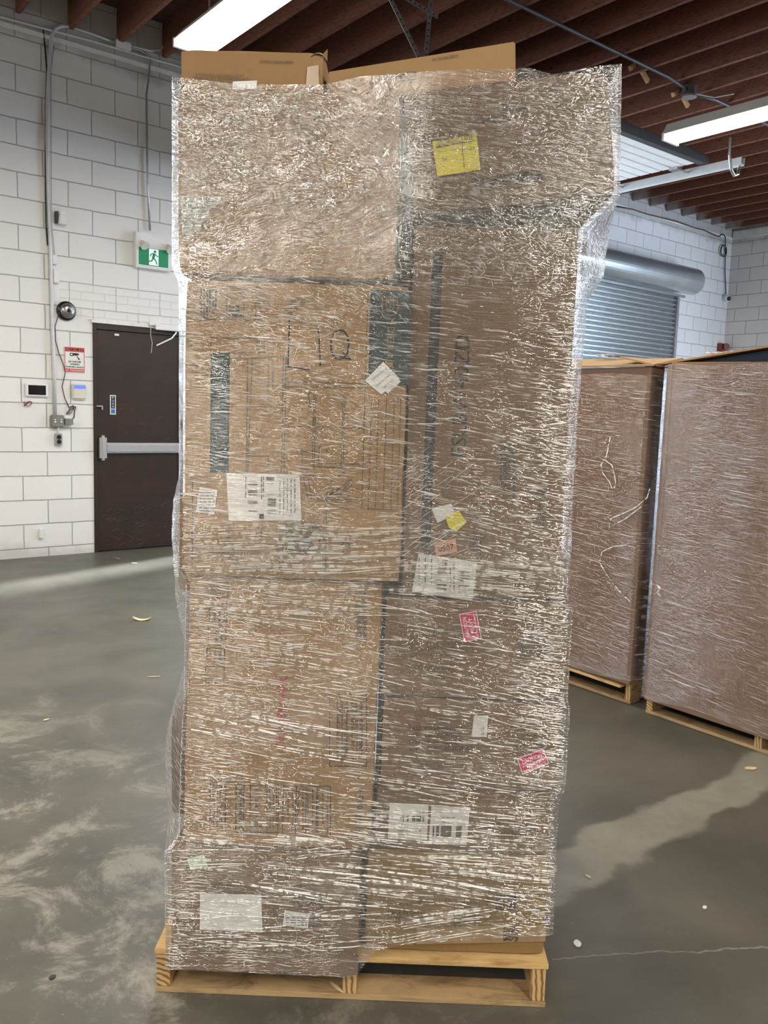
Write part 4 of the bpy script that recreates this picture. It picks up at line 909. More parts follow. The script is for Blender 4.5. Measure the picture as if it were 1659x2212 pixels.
# red coded carton
on(b7, 'stencilled_code', words([('GKF BBK062PK', 603, 1615, 612, 1460, 18), ('GKF BBK062PK', 604.3, 1615, 613.3, 1460, 18)], v7), 'red', 'red stencilled code')
pr = fake_lines(455, 1262, 492, 1285, 3, True, 11, 3) + fake_lines(456, 1320, 488, 1345, 3, False, 12, 4)
on(b7, 'printed_symbols', lines(frame_px(456, 1258, 493, 1290) + frame_px(453, 1303, 490, 1345) + frame_px(450, 1352, 488, 1393) + frame_px(447, 1400, 485, 1440) + frame_px(444, 1440, 484, 1475) +
   frame_px(712, 1500, 792, 1655) + frame_px(510, 1694, 527, 1798) + frame_px(541, 1696, 602, 1798) + frame_px(612, 1698, 714, 1806) + [(640, 1698, 638, 1804), (662, 1698, 660, 1805), (685, 1698, 683, 1806)] +
   [(545, 1785, 568, 1785), (556, 1772, 556, 1798)], v7), 'ink')
on(b7, 'printed_text', rects(pr + fake_lines(460, 1362, 480, 1386, 2, False, 13, 5) + fake_lines(455, 1408, 478, 1432, 2, False, 14, 6) + fake_lines(722, 1515, 786, 1650, 6, False, 15, 2.2, (6, 22)) + fake_lines(448, 1680, 490, 1795, 5, False, 16, 2.4) + fake_lines(513, 1705, 524, 1780, 1, False, 17, 4) + fake_lines(572, 1702, 600, 1795, 4, False, 18, 2) + fake_lines(616, 1704, 712, 1800, 9, False, 19, 2) + barcode(768, 1278, 792, 1385, False, 21, .65), v7), 'inkg')
on(b7, 'printed_words', words([('MADE IN CHINA', 728, 1640, 733, 1525, 7), ('WARNING', 519, 1790, 521, 1712, 9), ('WARNING: CANCER AND', 553, 1792, 555, 1704, 6), ('PO 251030 9', 770, 1812, 782, 1702, 11), ('DISTRIBUTED BY WAL', 745, 1640, 750, 1520, 6), ('IN THE PEOPLES', 762, 1645, 767, 1520, 6), ('ASSEMBLED IN', 777, 1640, 781, 1520, 5)], v7), 'ink')
# bottom left carton
on(b8, 'blank_label', quad([(432, 1930), (564, 1934), (567, 2014), (432, 2008)], v8 - 0.001), 'paper', 'large blank white label')
on(b8, 'small_label', quad([(615, 1967), (668, 1975), (665, 2006), (611, 1999)], v8 - 0.001), 'paper'); on(b8, 'label_print', rects(fake_lines(617, 1974, 663, 2000, 5, True, 31, 2), v8 - 0.003), 'inkg')
on(b8, 'price_sticker', quad([(404, 1856), (440, 1846), (448, 1872), (412, 1880)], v8 - 0.001), 'mint', 'pale green sticker')
on(b8, 'printed_text', words([('SKU:  LD24005-NA-N', 424, 1912, 538, 1914, 10), ('PO:   LDXF-250928', 424, 1928, 530, 1929, 9), ('Q', 424, 1965, 430, 1965, 10), ('TEAM', 647, 1921, 682, 1922, 8), ('LIFT', 652, 1932, 676, 1933, 8)], v8), 'inkg')
def lift(x0, y0, x1, y1):
    w_ = x1 - x0; L_ = frame_px(x0, y0, x1, y1, 1.6); f_ = lambda a, b: (x0 + a * w_, y0 + b * (y1 - y0))
    for s_ in (0, 1):
        g = (lambda a: a) if not s_ else (lambda a: 1 - a)
        for (a, b, c_, d) in ((.14, .35, .2, .55), (.2, .55, .38, .6), (.2, .55, .12, .75), (.12, .75, .26, .92), (.2, .3, .2, .42)):
            p = f_(g(a), b); q = f_(g(c_), d); L_.append((*p, *q, w_ * 0.09))
    L_ += [(*f_(.44, .6), *f_(.44, .85), 1.6), (*f_(.5, .6), *f_(.5, .85), 1.6), (*f_(.56, .6), *f_(.56, .85), 1.6)]
    return L_
on(b8, 'team_lift_symbol', lines(lift(636, 1913, 694, 1964), v8), 'inkg'); on(b8, 'barcode', rects(barcode(664, 1976, 690, 2002, True, 33), v8), 'inkg')
# bottom right
on(b12, 'printed_text', words([('QTY: 1 PC', 838, 1955, 905, 1953, 9), ('MADE IN CHINA', 838, 1971, 920, 1971, 11), ('G.W.: 21.35 KG', 905, 1945, 975, 1945, 8), ('TEAM', 992, 1957, 1024, 1958, 7)], v12), 'ink')
on(b12, 'team_lift_symbol', lines(lift(982, 1950, 1035, 2003), v12) if True else None, 'inkg')
on(b12, 'care_symbols', lines(frame_px(838, 1981, 856, 1996) + frame_px(862, 1981, 878, 1996) + frame_px(884, 1981, 900, 1996) + frame_px(906, 1981, 924, 1996), v12), 'inkg')
on(b12, 'barcode', rects(barcode(1052, 1930, 1114, 1966, True, 41), v12), 'inkg')
on(b12, 'packing_tape', quad([(900, 2005), (1180, 1998), (1178, 2034), (900, 2040)], v12 - 0.001), 'tape'); on(b12, 'smudge_print', rects(fake_lines(1086, 2000, 1118, 2035, 9, False, 43, 2.5, (3, 8)), v12 - 0.002), 'inkg')
# flat carton
on(b11, 'shipping_label', quad([(842, 1735), (926, 1738), (922, 1815), (838, 1812)], v11 - 0.001), 'paper'); on(b11, 'shipping_label', quad([(932, 1742), (1015, 1745), (1008, 1826), (926, 1822)], v11 - 0.001), 'paper')
on(b11, 'label_print', rects(barcode(868, 1762, 918, 1775, True, 51) + barcode(935, 1784, 1004, 1808, True, 52) + fake_lines(905, 1752, 925, 1758, 1, True, 53) + fake_lines(955, 1760, 990, 1780, 2, True, 54) + fake_lines(860, 1790, 910, 1805, 2, True, 55), v11 - 0.0028), 'inkg')
on(b11, 'printed_text', words([('CY-072-01-B', 1062, 1793, 1148, 1793, 13)], v11), 'inkg'); on(b11, 'print_frame', lines(frame_px(1058, 1778, 1154, 1805), v11), 'inkg')
# caution cartons
def caution(e, q, v, lst):
    st_ = on(e, 'caution_sticker', quad(q, v - 0.001), 'pink', 'magenta sticker reading CAUTION HEAVY'); on(e, 'sticker_words', words(lst, v - 0.0028), 'white')
    c_ = (sum(p[0] for p in q) / 4, sum(p[1] for p in q) / 4)
    qq = [(c_[0] + (x - c_[0]) * 0.95, c_[1] + (y - c_[1]) * 0.95) for x, y in q]
    on(e, 'sticker_border', lines([(*qq[i], *qq[(i + 1) % 4], 1.2) for i in range(4)], v - 0.0028), 'white')
caution(b9, [(991, 1326), (1029, 1319), (1041, 1380), (1003, 1388)], v9, [('CAUTION', 1011, 1376, 1003, 1334, 8), ('HEAVY', 1021, 1368, 1015, 1336, 8), ('50 lbs and Over', 1032, 1378, 1023, 1326, 5)])
caution(b10, [(1116, 1639), (1174, 1617), (1187, 1649), (1128, 1674)], v10, [('CAUTION', 1128, 1648, 1170, 1631, 8), ('HEAVY', 1138, 1656, 1168, 1643, 8), ('50 lbs and Over', 1132, 1668, 1181, 1648, 5)])
tx = lambda y: [('SKU:  LD24003-NA-N', 885, y, 1004, y, 10), ('PO:    LDXF-251029', 885, y + 15, 994, y + 15, 10), ('N.W.:  41.78  LBS/18.95 KG', 885, y + 30, 1022, y + 30, 10), ('G.W.:  47.07  LBS/21.35 KG', 885, y + 44, 1022, y + 44, 10), ('QTY: 1/1', 885, y + 58, 932, y + 58, 9)]
on(b10, 'printed_text', words(tx(1573) + [('TEAM', 1137, 1589, 1160, 1589, 8), ('LIFT', 1138, 1600, 1158, 1600, 7)], v10), 'ink'); on(b10, 'team_lift_symbol', lines(lift(1117, 1580, 1178, 1632), v10), 'inkg')
on(b9, 'printed_text', words(tx(1358) + [('TEAM', 1140, 1379, 1160, 1379, 8)], v9), 'inkg'); on(b9, 'team_lift_symbol', lines(lift(1119, 1370, 1178, 1422), v9), 'inkg')
on(b10, 'small_label', quad([(1024, 1546), (1055, 1546), (1051, 1592), (1019, 1591)], v10 - 0.001), 'paper'); on(b10, 'label_print', words([('LG', 1042, 1586, 1042, 1572, 7)], v10 - 0.0028), 'inkg')
on(b9, 'care_symbols', lines(frame_px(888, 1437, 904, 1448) + frame_px(910, 1437, 926, 1448) + frame_px(932, 1437, 948, 1448) + frame_px(954, 1437, 970, 1448), v9, 1.2), 'inkg')
on(b10, 'care_symbols', lines(frame_px(888, 1650, 904, 1661) + frame_px(910, 1650, 926, 1661) + frame_px(932, 1650, 948, 1661) + frame_px(954, 1650, 970, 1661), v10, 1.2), 'inkg')
# tall carton
on(b5, 'black_stripe', quad([(935, 545), (957, 545), (929, 1190), (907, 1190)], v5 - 0.0005), 'ink')
on(b5, 'model_code', words([('FSLBW40ZD', 990, 985, 1000, 722, 32)], v5 - 0.0005), 'ink', 'black model code reading upwards')
on(b5, 'small_print', rects(fake_lines(1075, 955, 1112, 1080, 4, False, 61, 5, (8, 22)) + fake_lines(1155, 1052, 1182, 1075, 4, True, 62, 3) + fake_lines(1160, 1085, 1176, 1160, 2, False, 64, 3) + fake_lines(1018, 1150, 1040, 1200, 3, False, 63, 3), v5 - 0.0005), 'inkg')
on(b5, 'shipping_label', quad([(904, 1196), (1031, 1214), (1020, 1298), (890, 1278)], v5 - 0.002), 'paper')
on(b5, 'label_print', rects(barcode(944, 1225, 964, 1275, False, 71) + barcode(990, 1232, 1014, 1284, False, 72) + fake_lines(898, 1205, 938, 1270, 3, False, 73) + [(955, 1207, 967, 1222)] + fake_lines(968, 1215, 984, 1280, 2, False, 74), v5 - 0.0038), 'inkg')
on(b5, 'number_sticker', quad([(937, 1172), (984, 1163), (988, 1192), (942, 1202)], v5 - 0.004), 'salmon', 'pale orange sticker reading 0507'); on(b5, 'sticker_digits', words([('0507', 947, 1186, 980, 1181, 13)], v5 - 0.0058), 'ink')
on(b5, 'white_sticker', quad([(932, 1098), (975, 1088), (984, 1110), (945, 1130)], v5 - 0.002), 'paper'); on(b5, 'yellow_sticker', quad([(962, 1118), (990, 1102), (1008, 1128), (986, 1148), (970, 1140)], v5 - 0.003), 'yellow', 'torn yellow sticker')
# top left carton label, hole
on(b3, 'torn_label', quad([(391, 425), (478, 424), (474, 440), (452, 452), (450, 470), (438, 478), (432, 495), (412, 508), (393, 506)], v3 - 0.002), 'greylabel', 'torn grey-green label')
on(b3, 'label_print', words([('PCS', 420, 430, 398, 430, 7), ('ANT', 455, 429, 432, 429, 7), ('VEL.2   PCS', 448, 443, 396, 443, 7), ('QTY  28   86', 445, 456, 396, 456, 7), ('KGS', 420, 470, 398, 470, 7), ('7.09', 440, 470, 428, 470, 7), ('KGS', 420, 483, 398, 483, 7)], v3 - 0.0038), 'inkg')
on(b3, 'label_rules', lines([(393, 436, 462, 436, 1), (393, 449, 450, 449, 1), (393, 463, 446, 463, 1), (393, 477, 436, 477, 1)], v3 - 0.0038), 'inkg')
on(b3, 'handle_hole', quad([(530, 436), (540, 426), (556, 425), (556, 438), (548, 446), (532, 444)], v3 - 0.001), 'cardY')
# top right carton: energy label and prints
on(b4, 'energy_label', quad([(934, 306), (1029, 289), (1038, 366), (945, 381)], v4 - 0.003), 'yellow', 'yellow energy guide label')
on(b4, 'label_words', words([('ENERGYGUIDE', 946, 309, 1022, 296, 11), ('$36', 955, 345, 966, 343, 8), ('2.1404', 1002, 323, 1025, 319, 6)], v4 - 0.0048), 'ink')
on(b4, 'label_rule', lines([(942, 318, 1028, 303, 1.5), (998, 310, 1003, 362, 1.5)], v4 - 0.0048), 'ink')
on(b4, 'printed_text', rects(fake_lines(1024, 382, 1082, 402, 3, True, 81, 4, (6, 16)) + fake_lines(1080, 374, 1130, 394, 3, True, 82, 4, (6, 16)) + fake_lines(1128, 364, 1175, 386, 3, True, 83, 5, (6, 16)), v4 - 0.003), 'ink')
on(b4, 'printed_symbols', rects(fake_lines(1022, 246, 1110, 262, 2, True, 84, 4) + fake_lines(1086, 222, 1150, 238, 2, True, 85, 3), v4 - 0.003), 'inkg')
# top cartons upside-down print
vt = 0.027
on(t1b, 'printed_text', words([('CAYD COMPLIANT FOR PHASE 2', 528, 164, 422, 160, 5), ('FORMALDEHYDE CALIFORNIA', 540, 172, 416, 168, 6), ('TITLEVI COMPLIANT', 520, 181, 443, 178, 6), ('XGBR-R59MBT1159HLM', 634, 134, 562, 132, 5)], vt), 'inkg')
on(t1b, 'packing_tape', quad([(664, 145), (688, 140), (690, 192), (660, 192)], vt - 0.001), 'tape'); on(t1b, 'clear_label', quad([(503, 176), (555, 174), (554, 192), (502, 192)], vt - 0.0015), 'white')
on(t1b, 'crushed_corner', MB().add([(0.345, 0.028, 2.30), (0.36, 0.027, 2.309), (0.372, 0.026, 2.304), (0.384, 0.028, 2.318), (0.383, 0.04, 2.296), (0.38, 0.06, 2.316), (0.365, 0.05, 2.318), (0.35, 0.05, 2.314)], [(0, 1, 7), (1, 6, 7), (1, 2, 6), (2, 3, 5, 6), (2, 4, 3), (3, 4, 5)]), 'card3')
on(t2b, 'printed_text', words([('XGBR-HN-GC-A1', 991, 119, 934, 129, 6)], vt), 'inkg')
on(t2b, 'care_symbols', lines(frame_px(812, 167, 830, 180) + frame_px(836, 163, 852, 178) + frame_px(858, 160, 874, 175) + frame_px(880, 156, 899, 172) + [(864, 164, 864, 172), (868, 164, 868, 172), (889, 160, 889, 170), (885, 165, 893, 165)], vt, 1.3), 'ink')

# ---- stretch film -----------------------------------------------------------
def interp(tab, z):
    if z <= tab[0][0]: return tab[0][1]
    for (a, b), (c, d) in zip(tab, tab[1:]):
        if z <= c: return b + (d - b) * (z - a) / (c - a)
    return tab[-1][1]
LEFTPX = [(190, 376), (320, 377), (430, 382), (560, 384), (595, 386), (650, 399), (900, 402), (990, 396), (1080, 373), (1150, 370), (1290, 378), (1400, 399), (1440, 397), (1480, 385), (1530, 371), (1600, 356), (1700, 357), (1780, 364), (1830, 363), (1950, 361), (2075, 366)]
RIGHTPX = [(150, 1336), (250, 1341), (400, 1341), (430, 1338), (500, 1318), (600, 1304), (630, 1285), (650, 1270), (900, 1249), (1100, 1239), (1290, 1229), (1305, 1222), (1515, 1222), (1695, 1216), (1718, 1197), (1850, 1190), (2055, 1181)]
def ptab(px, v):
    t_ = []
    for y, x in px: u_, z_ = S(x, y, v); t_.append((z_, u_))
    return sorted(t_)
TL = ptab(LEFTPX, 0.13); TRt = ptab([p for p in RIGHTPX if p[0] <= 440], 0.02) ; TRm = ptab([(440, 1338)] + [p for p in RIGHTPX if 500 <= p[0] <= 1290], 0.30); TRb = ptab([p for p in RIGHTPX if p[0] >= 1305], 0.03)
FL_ = [(0.08, 0.036), (0.40, 0.034), (0.43, 0.068), (1.08, 0.084), (1.12, 0.066), (1.78, 0.064), (1.82, 0.044), (2.3, 0.042)]
FR_ = [(0.1, 1.002), (0.56, 0.998), (0.60, 1.012), (0.80, 1.012), (0.82, 1.004), (1.05, 1.004), (1.08, 0.986), (1.93, 0.984), (2.0, 1.056), (2.1, 1.050), (2.3, 1.040)]
FVz = [(0.08, -0.032), (0.40, -0.030), (0.45, -0.018), (1.08, -0.018), (1.12, -0.024), (1.80, -0.024), (1.83, -0.012), (2.4, -0.010)]
def loop(z):
    fv = interp(FVz, z); fl_ = interp(FL_, z); frr = interp(FR_, z)
    ml = interp(TL, z)
    zr = z
    if z > 1.975: mr = max(interp(TRt, z) + 0.0, frr) ; mv = 0.06
    elif z > 1.06: mr = interp(TRm, z); mv = 0.30
    else: mr = max(interp(TRb, z), frr); mv = 0.06
    mr = max(mr, frr + 0.002)
    br = max(1.01, 1.09 if z > 1.06 else 1.01)
    return [(0.0 + min(0.03, fl_), 1.195), (ml - 0.004, 0.62), (ml, 0.13), (fl_ - 0.004, fv), (0.5 * (fl_ + frr), fv - 0.001), (frr + 0.004, fv + 0.003), (mr, mv), (br, 1.0), (br - 0.03, 1.195)]
# sample each loop at a fixed set of fractions per side so rows line up
SIDE = [4, 10, 8, 44, 44, 12, 10, 6, 10]
ZB = [(-0.2, 0.10), (0.02, 0.088), (0.52, 0.086), (0.56, 0.155), (0.62, 0.178), (0.80, 0.200), (1.02, 0.222), (1.3, 0.18)]
ZT = [(-0.2, 2.24), (0.04, 2.236), (0.20, 2.222), (0.38, 2.226), (0.45, 2.245), (0.60, 2.262), (0.80, 2.274), (0.85, 2.262), (0.95, 2.285), (1.04, 2.296), (1.3, 2.29)]
NZ = 110
def filmpoint(z, si, fr):
    c_ = loop(z); a = c_[si]; b = c_[(si + 1) % len(c_)]
    return a[0] + (b[0] - a[0]) * fr, a[1] + (b[1] - a[1]) * fr
cols = [(si, k / SIDE[si]) for si in range(len(SIDE)) for k in range(SIDE[si])]
vs = []; uvs = []; fs = []
for r_ in range(NZ + 1):
    arc = 0; prev = None
    for (si, fr) in cols + [cols[0]]:
        u_, v_ = filmpoint(1.2, si, fr)
        # a fixed reference arc keeps the crease pattern steady
        if prev: arc += math.hypot(u_ - prev[0], v_ - prev[1])
        prev = (u_, v_)
        zb = interp(ZB, u_) if v_ < 0.5 else 0.13; zt = interp(ZT, u_) if v_ < 0.5 else 2.27
        z = zb + (zt - zb) * r_ / NZ
        u2, v2 = filmpoint(z, si, fr)
        # small real puckers
        n1_ = mnoise.noise(Vector((arc * 5, z * 34, 0))) * 0.0022 + mnoise.noise(Vector((arc * 14, z * 60, 4))) * 0.001
        side = abs(v2 - 0.13) < 1e-3 or v2 > 0.02
        off = n1_ * (2.4 if side else 1.0)
        c0_ = (0.52, 0.6)
        dx_, dy_ = (u2 - c0_[0], v2 - c0_[1]); dl = math.hypot(dx_, dy_)
        if v2 < 0.02 and 0.05 < u2 < 0.97: v2 -= abs(off) + 0.0005
        else: u2 -= abs(off) * dx_ / dl; v2 += off * dy_ / dl
        vs.append((u2, v2, z)); uvs.append((arc, z))
W_ = len(cols) + 1
for r_ in range(NZ):
    for c_ in range(W_ - 1):
        q = r_ * W_ + c_; fs.append((q, q + 1, q + W_ + 1, q + W_))
me = bpy.data.meshes.new('stretch_wrap'); me.from_pydata(vs, [], fs)
ul = me.uv_layers.new(name='UVMap')
for p in me.polygons:
    p.use_smooth = True
    for li in p.loop_indices: ul.data[li].uv = uvs[me.loops[li].vertex_index]
me.materials.append(MT['film'])
fo = bpy.data.objects.new('stretch_wrap', me); COL.objects.link(fo); fo.location = LOC; fo.rotation_euler = (0, 0, ANG)
tag(fo, 'clear creased stretch film wound round the tall main stack of cartons', 'stretch film')
# raised creases on the front of the film
def crease(mb, u0, z0, u1, z1, w_, bow=0.0):
    n_ = max(3, int(math.hypot(u1 - u0, z1 - z0) / 0.03)); vs = []
    L_ = math.hypot(u1 - u0, z1 - z0); nx, nzz = -(z1 - z0) / L_, (u1 - u0) / L_
    for i in range(n_ + 1):
        t = i / n_; u_ = u0 + (u1 - u0) * t + nx * bow * math.sin(math.pi * t); z_ = z0 + (z1 - z0) * t + nzz * bow * math.sin(math.pi * t)
        z_ = min(max(z_, 0.1), 2.27)
        u_ = min(max(u_, interp(FL_, z_) + 0.004), interp(FR_, z_) - 0.004)
        ww = w_ * (0.25 + 0.75 * math.sin(math.pi * min(max(t, 0.04), 0.96))) / 2; v_ = interp(FVz, z_) - 0.0035
        vs += [(u_ + nx * ww, v_, z_ + nzz * ww), (u_, v_ - 0.0022, z_), (u_ - nx * ww, v_, z_ - nzz * ww)]
    fs = []
    for i in range(n_): b = i * 3; fs += [(b, b + 3, b + 4, b + 1), (b + 1, b + 4, b + 5, b + 2)]
    mb.add(vs, fs)
cb = MB(); rr = random.Random(5)
CLEAR = ((900, 1050, 700, 1000), (860, 1050, 1555, 1650), (820, 940, 1935, 2000), (570, 640, 1440, 1630), (600, 780, 670, 820), (1100, 1190, 1570, 1680), (985, 1045, 1310, 1395), (700, 800, 1495, 1660), (410, 720, 1690, 1810))
def crumple(n_, x0, x1, y0, y1, ang, spread, l0, l1, w0, w1):
    for i in range(n_):
        px = rr.uniform(x0, x1); py = rr.uniform(y0, y1); u_, z_ = S(px, py, -0.01)
        if 925 < px < 1045 and 285 < py < 385 and rr.random() < 0.7: continue
        if mnoise.noise(Vector((u_ * 9, z_ * 9, 8))) < -0.22 + 0.5 * rr.random() - 0.25: continue
        a = math.radians(ang + 35 * mnoise.noise(Vector((u_ * 6, z_ * 6, 5))) + rr.gauss(0, spread)); L_ = rr.uniform(l0, l1)
        crease(cb, u_ - L_ / 2 * math.cos(a), z_ - L_ / 2 * math.sin(a), u_ + L_ / 2 * math.cos(a), z_ + L_ / 2 * math.sin(a), rr.uniform(w0, w1), rr.uniform(-0.2, 0.2) * L_)
def spray(n_, x0, x1, y0, y1, ang, dang, l0, l1, w0=0.0012, w1=0.0034, bow=0.01):
    n_ = int(n_ * 1.5); w0 *= 0.7; w1 *= 0.62; bow = bow * 0.35
    for i in range(n_):
        px = rr.uniform(x0, x1); py = rr.uniform(y0, y1)
        if any(a_ < px < b_ and c_ < py < d_ for a_, b_, c_, d_ in CLEAR) and rr.random() < 0.72: continue
        u_, z_ = S(px, py, -0.03); a = math.radians(ang + 7 * mnoise.noise(Vector((u_ * 4, z_ * 5, 2))) + rr.gauss(0, dang * 0.45)); L_ = rr.uniform(l0 * 0.6, l1 * 0.75)
        crease(cb, u_ - L_ / 2 * math.cos(a), z_ - L_ / 2 * math.sin(a), u_ + L_ / 2 * math.cos(a), z_ + L_ / 2 * math.sin(a), rr.uniform(w0, w1), rr.uniform(-bow, bow))
spray(44, 900, 1230, 950, 1290, -13, 5, 0.05, 0.30)
spray(26, 860, 1000, 1000, 1220, 33, 6, 0.06, 0.22, 0.001, 0.002)
spray(60, 880, 1210, 1210, 1300, -4, 3, 0.05, 0.25)
spray(120, 410, 860, 1130, 1238, 3, 3, 0.08, 0.35)
spray(52, 400, 830, 1250, 1820, -7, 4, 0.08, 0.35)
spray(48, 830, 1215, 1310, 1720, -9, 5, 0.06, 0.35)
spray(45, 780, 1190, 1730, 1960, -3, 8, 0.08, 0.35)
spray(60, 400, 830, 1250, 1330, -3, 5, 0.04, 0.2)
spray(70, 400, 830, 1340, 1640, -8, 4, 0.05, 0.22, 0.001, 0.0024)
spray(40, 430, 830, 1780, 1830, -3, 4, 0.06, 0.25)
spray(60, 780, 1190, 1740, 1930, -3, 6, 0.05, 0.2)
spray(16, 780, 1050, 1960, 2030, 12, 4, 0.1, 0.35)
spray(45, 370, 780, 1820, 2050, 2, 8, 0.08, 0.3)
spray(60, 410, 880, 640, 1150, -4, 12, 0.03, 0.15, 0.0008, 0.0022)
spray(14, 560, 860, 700, 950, -32, 4, 0.1, 0.3, 0.0008, 0.0015)
spray(24, 900, 1250, 620, 950, -8, 5, 0.03, 0.15, 0.0008, 0.002)
spray(50, 560, 860, 420, 600, 22, 10, 0.03, 0.14, 0.001, 0.0026)
spray(70, 385, 860, 205, 430, -5, 18, 0.02, 0.08, 0.001, 0.003)
spray(130, 900, 1330, 190, 440, -9, 6, 0.02, 0.12, 0.0008, 0.0024)
spray(50, 900, 1250, 450, 620, -15, 30, 0.01, 0.05, 0.0008, 0.002)
crumple(750, 388, 700, 205, 400, -14, 14, 0.008, 0.035, 0.0012, 0.0032)
crumple(420, 600, 862, 205, 470, -8, 22, 0.008, 0.03, 0.0008, 0.0022)
crumple(380, 388, 862, 400, 600, 16, 10, 0.012, 0.05, 0.0008, 0.0022)
crumple(300, 900, 1330, 180, 450, -10, 9, 0.008, 0.035, 0.0008, 0.0022)
crumple(280, 890, 1255, 450, 620, -22, 24, 0.008, 0.03, 0.0008, 0.002)
crumple(260, 405, 880, 620, 700, -12, 12, 0.01, 0.04, 0.0008, 0.002)
spray(10, 400, 830, 1560, 1640, -8, 2, 0.3, 0.45, 0.004, 0.009); spray(6, 380, 1180, 1870, 1930, -5, 4, 0.3, 0.5, 0.004, 0.010)
link('film_crease', cb, 'fold', fo)

# ================================================================== RIGHT-HAND PALLET LOADS
def gaylord(label, y0, y1, x0, zb, zt, depth, mat, skewtop=0.0):
    e = empty('bulk_carton', label, 'box', (x0, y0, zb)); w_ = y1 - y0; h = zt - zb
    # four walls, open top
    t = 0.012; mb = MB().box(0, t, 0, w_, 0, h).box(depth - t, depth, 0, w_, 0, h).box(t, depth - t, 0, t, 0, h).box(t, depth - t, w_ - t, w_, 0, h).box(t, depth - t, t, w_ - t, 0, 0.012)
    link('carton_wall', mb, mat, e); [link('corner_post', MB().box(-0.004, 0.03, a_, a_ + 0.033, 0.0, h), mat, e, bevel=0.003) for a_ in (w_ - 0.03, -0.003)]
    return e
# B : nearer, its left end at y=2.395
gb = gaylord('big brown wrapped carton at the right edge, nearest the camera', 1.20, 2.395, 3.67, 0.108, 1.782, 1.15, 'cardR')
gl_ = gb
link('top_flap', MB().hexa([(0.0, 1.195, 1.672), (0.02, -0.1, 1.672), (0.35, -0.1, 1.80), (0.30, 1.25, 1.70), (0.0, 1.195, 1.680), (0.02, -0.1, 1.680), (0.35, -0.1, 1.808), (0.30, 1.25, 1.708)]) if False else MB().hexa([(0.30, 0.30, 1.674), (1.12, 0.30, 1.70), (1.12, 1.19, 1.70), (0.02, 1.19, 1.676), (0.28, 0.28, 1.684), (1.12, 0.30, 1.71), (1.12, 1.19, 1.71), (0.02, 1.19, 1.686)]), 'card3', gb)
p0 = hit(1400, 790, 0, 3.95); p1 = hit(1659, 748, 0, 4.3); 
q0 = hit(1392, 793, 0, 3.75); q1 = hit(1668, 749, 0, 3.75); g0 = Vector((3.67, 1.20, 0.108))
a_ = [q0 - g0, q1 - g0]; up_ = Vector((0, 0, 0.008)); bk_ = Vector((0.45, 0, 0.0))
link('raised_flap', MB().hexa([a_[0], a_[1], a_[1] + bk_, a_[0] + bk_, a_[0] + up_, a_[1] + up_, a_[1] + bk_ + up_, a_[0] + bk_ + up_]), 'card3', gb)
nv = MB().hexa([(3.79, q0.y - 0.10, 1.76), (3.79, q1.y - 0.1, 1.76), (4.1, q1.y - 0.1, 1.76), (4.1, q0.y - 0.10, 1.76), (3.79, q0.y - 0.10, q0.z - 0.0), (3.79, q1.y - 0.1, q1.z + 0.008), (4.1, q1.y - 0.1, q1.z + 0.0), (4.1, q0.y - 0.10, q0.z - 0.002)])
tag(link('plastic_bag', nv, 'navy', bevel=0.006), 'dark navy plastic bag under the raised flap of the big right carton', 'plastic sheet')
pl2 = pallet('weathered pallet under the big carton at the right edge', (3.695, 2.40, 0), math.radians(-90), 1.2, 1.12, 'pineold', 0.107)
link('sagging_lower_edge', MB().box(-0.008, 0.012, 0, 1.195, -0.028, 0.004), 'cardR', gb, bevel=0.003)
# A : farther, partly hidden by the stack
ga = gaylord('brown wrapped carton just behind the main stack, left of the big one', 2.505, 3.62, 3.70, 0.135, 1.775, 1.0, 'cardR')
link('top_flap', MB().hexa([(-0.02, -0.02, 1.642), (0.35, 0.05, 1.70), (0.35, 1.1, 1.72), (-0.02, 1.1, 1.650), (-0.02, -0.02, 1.650), (0.35, 0.05, 1.708), (0.35, 1.1, 1.728), (-0.02, 1.1, 1.658)]), 'card3', ga)
link('sagging_lower_edge', MB().box(-0.008, 0.012, 0, 1.1, -0.02, 0.004), 'cardR', ga, bevel=0.003)
link('side_flap', MB().hexa([(0.0, -0.02, 1.642), (0.6, -0.06, 1.645), (0.6, 0.2, 1.70), (0.0, 0.2, 1.69), (0.0, -0.02, 1.65), (0.6, -0.06, 1.653), (0.6, 0.2, 1.708), (0.0, 0.2, 1.698)]), 'card3', ga)
pl3 = pallet('weathered pallet with splintered board under the farther wrapped carton', (3.73, 3.60, 0), math.radians(-90), 1.08, 1.0, 'pineold', 0.134)
link('broken_board', MB().hexa([(0.12, -0.05, 0.10), (1.04, -0.04, 0.085), (1.04, 0.08, 0.09), (0.12, 0.08, 0.105), (0.12, -0.05, 0.118), (1.04, -0.04, 0.098), (1.04, 0.08, 0.105), (0.12, 0.08, 0.125)]), 'pine', pl3, bevel=0.003)
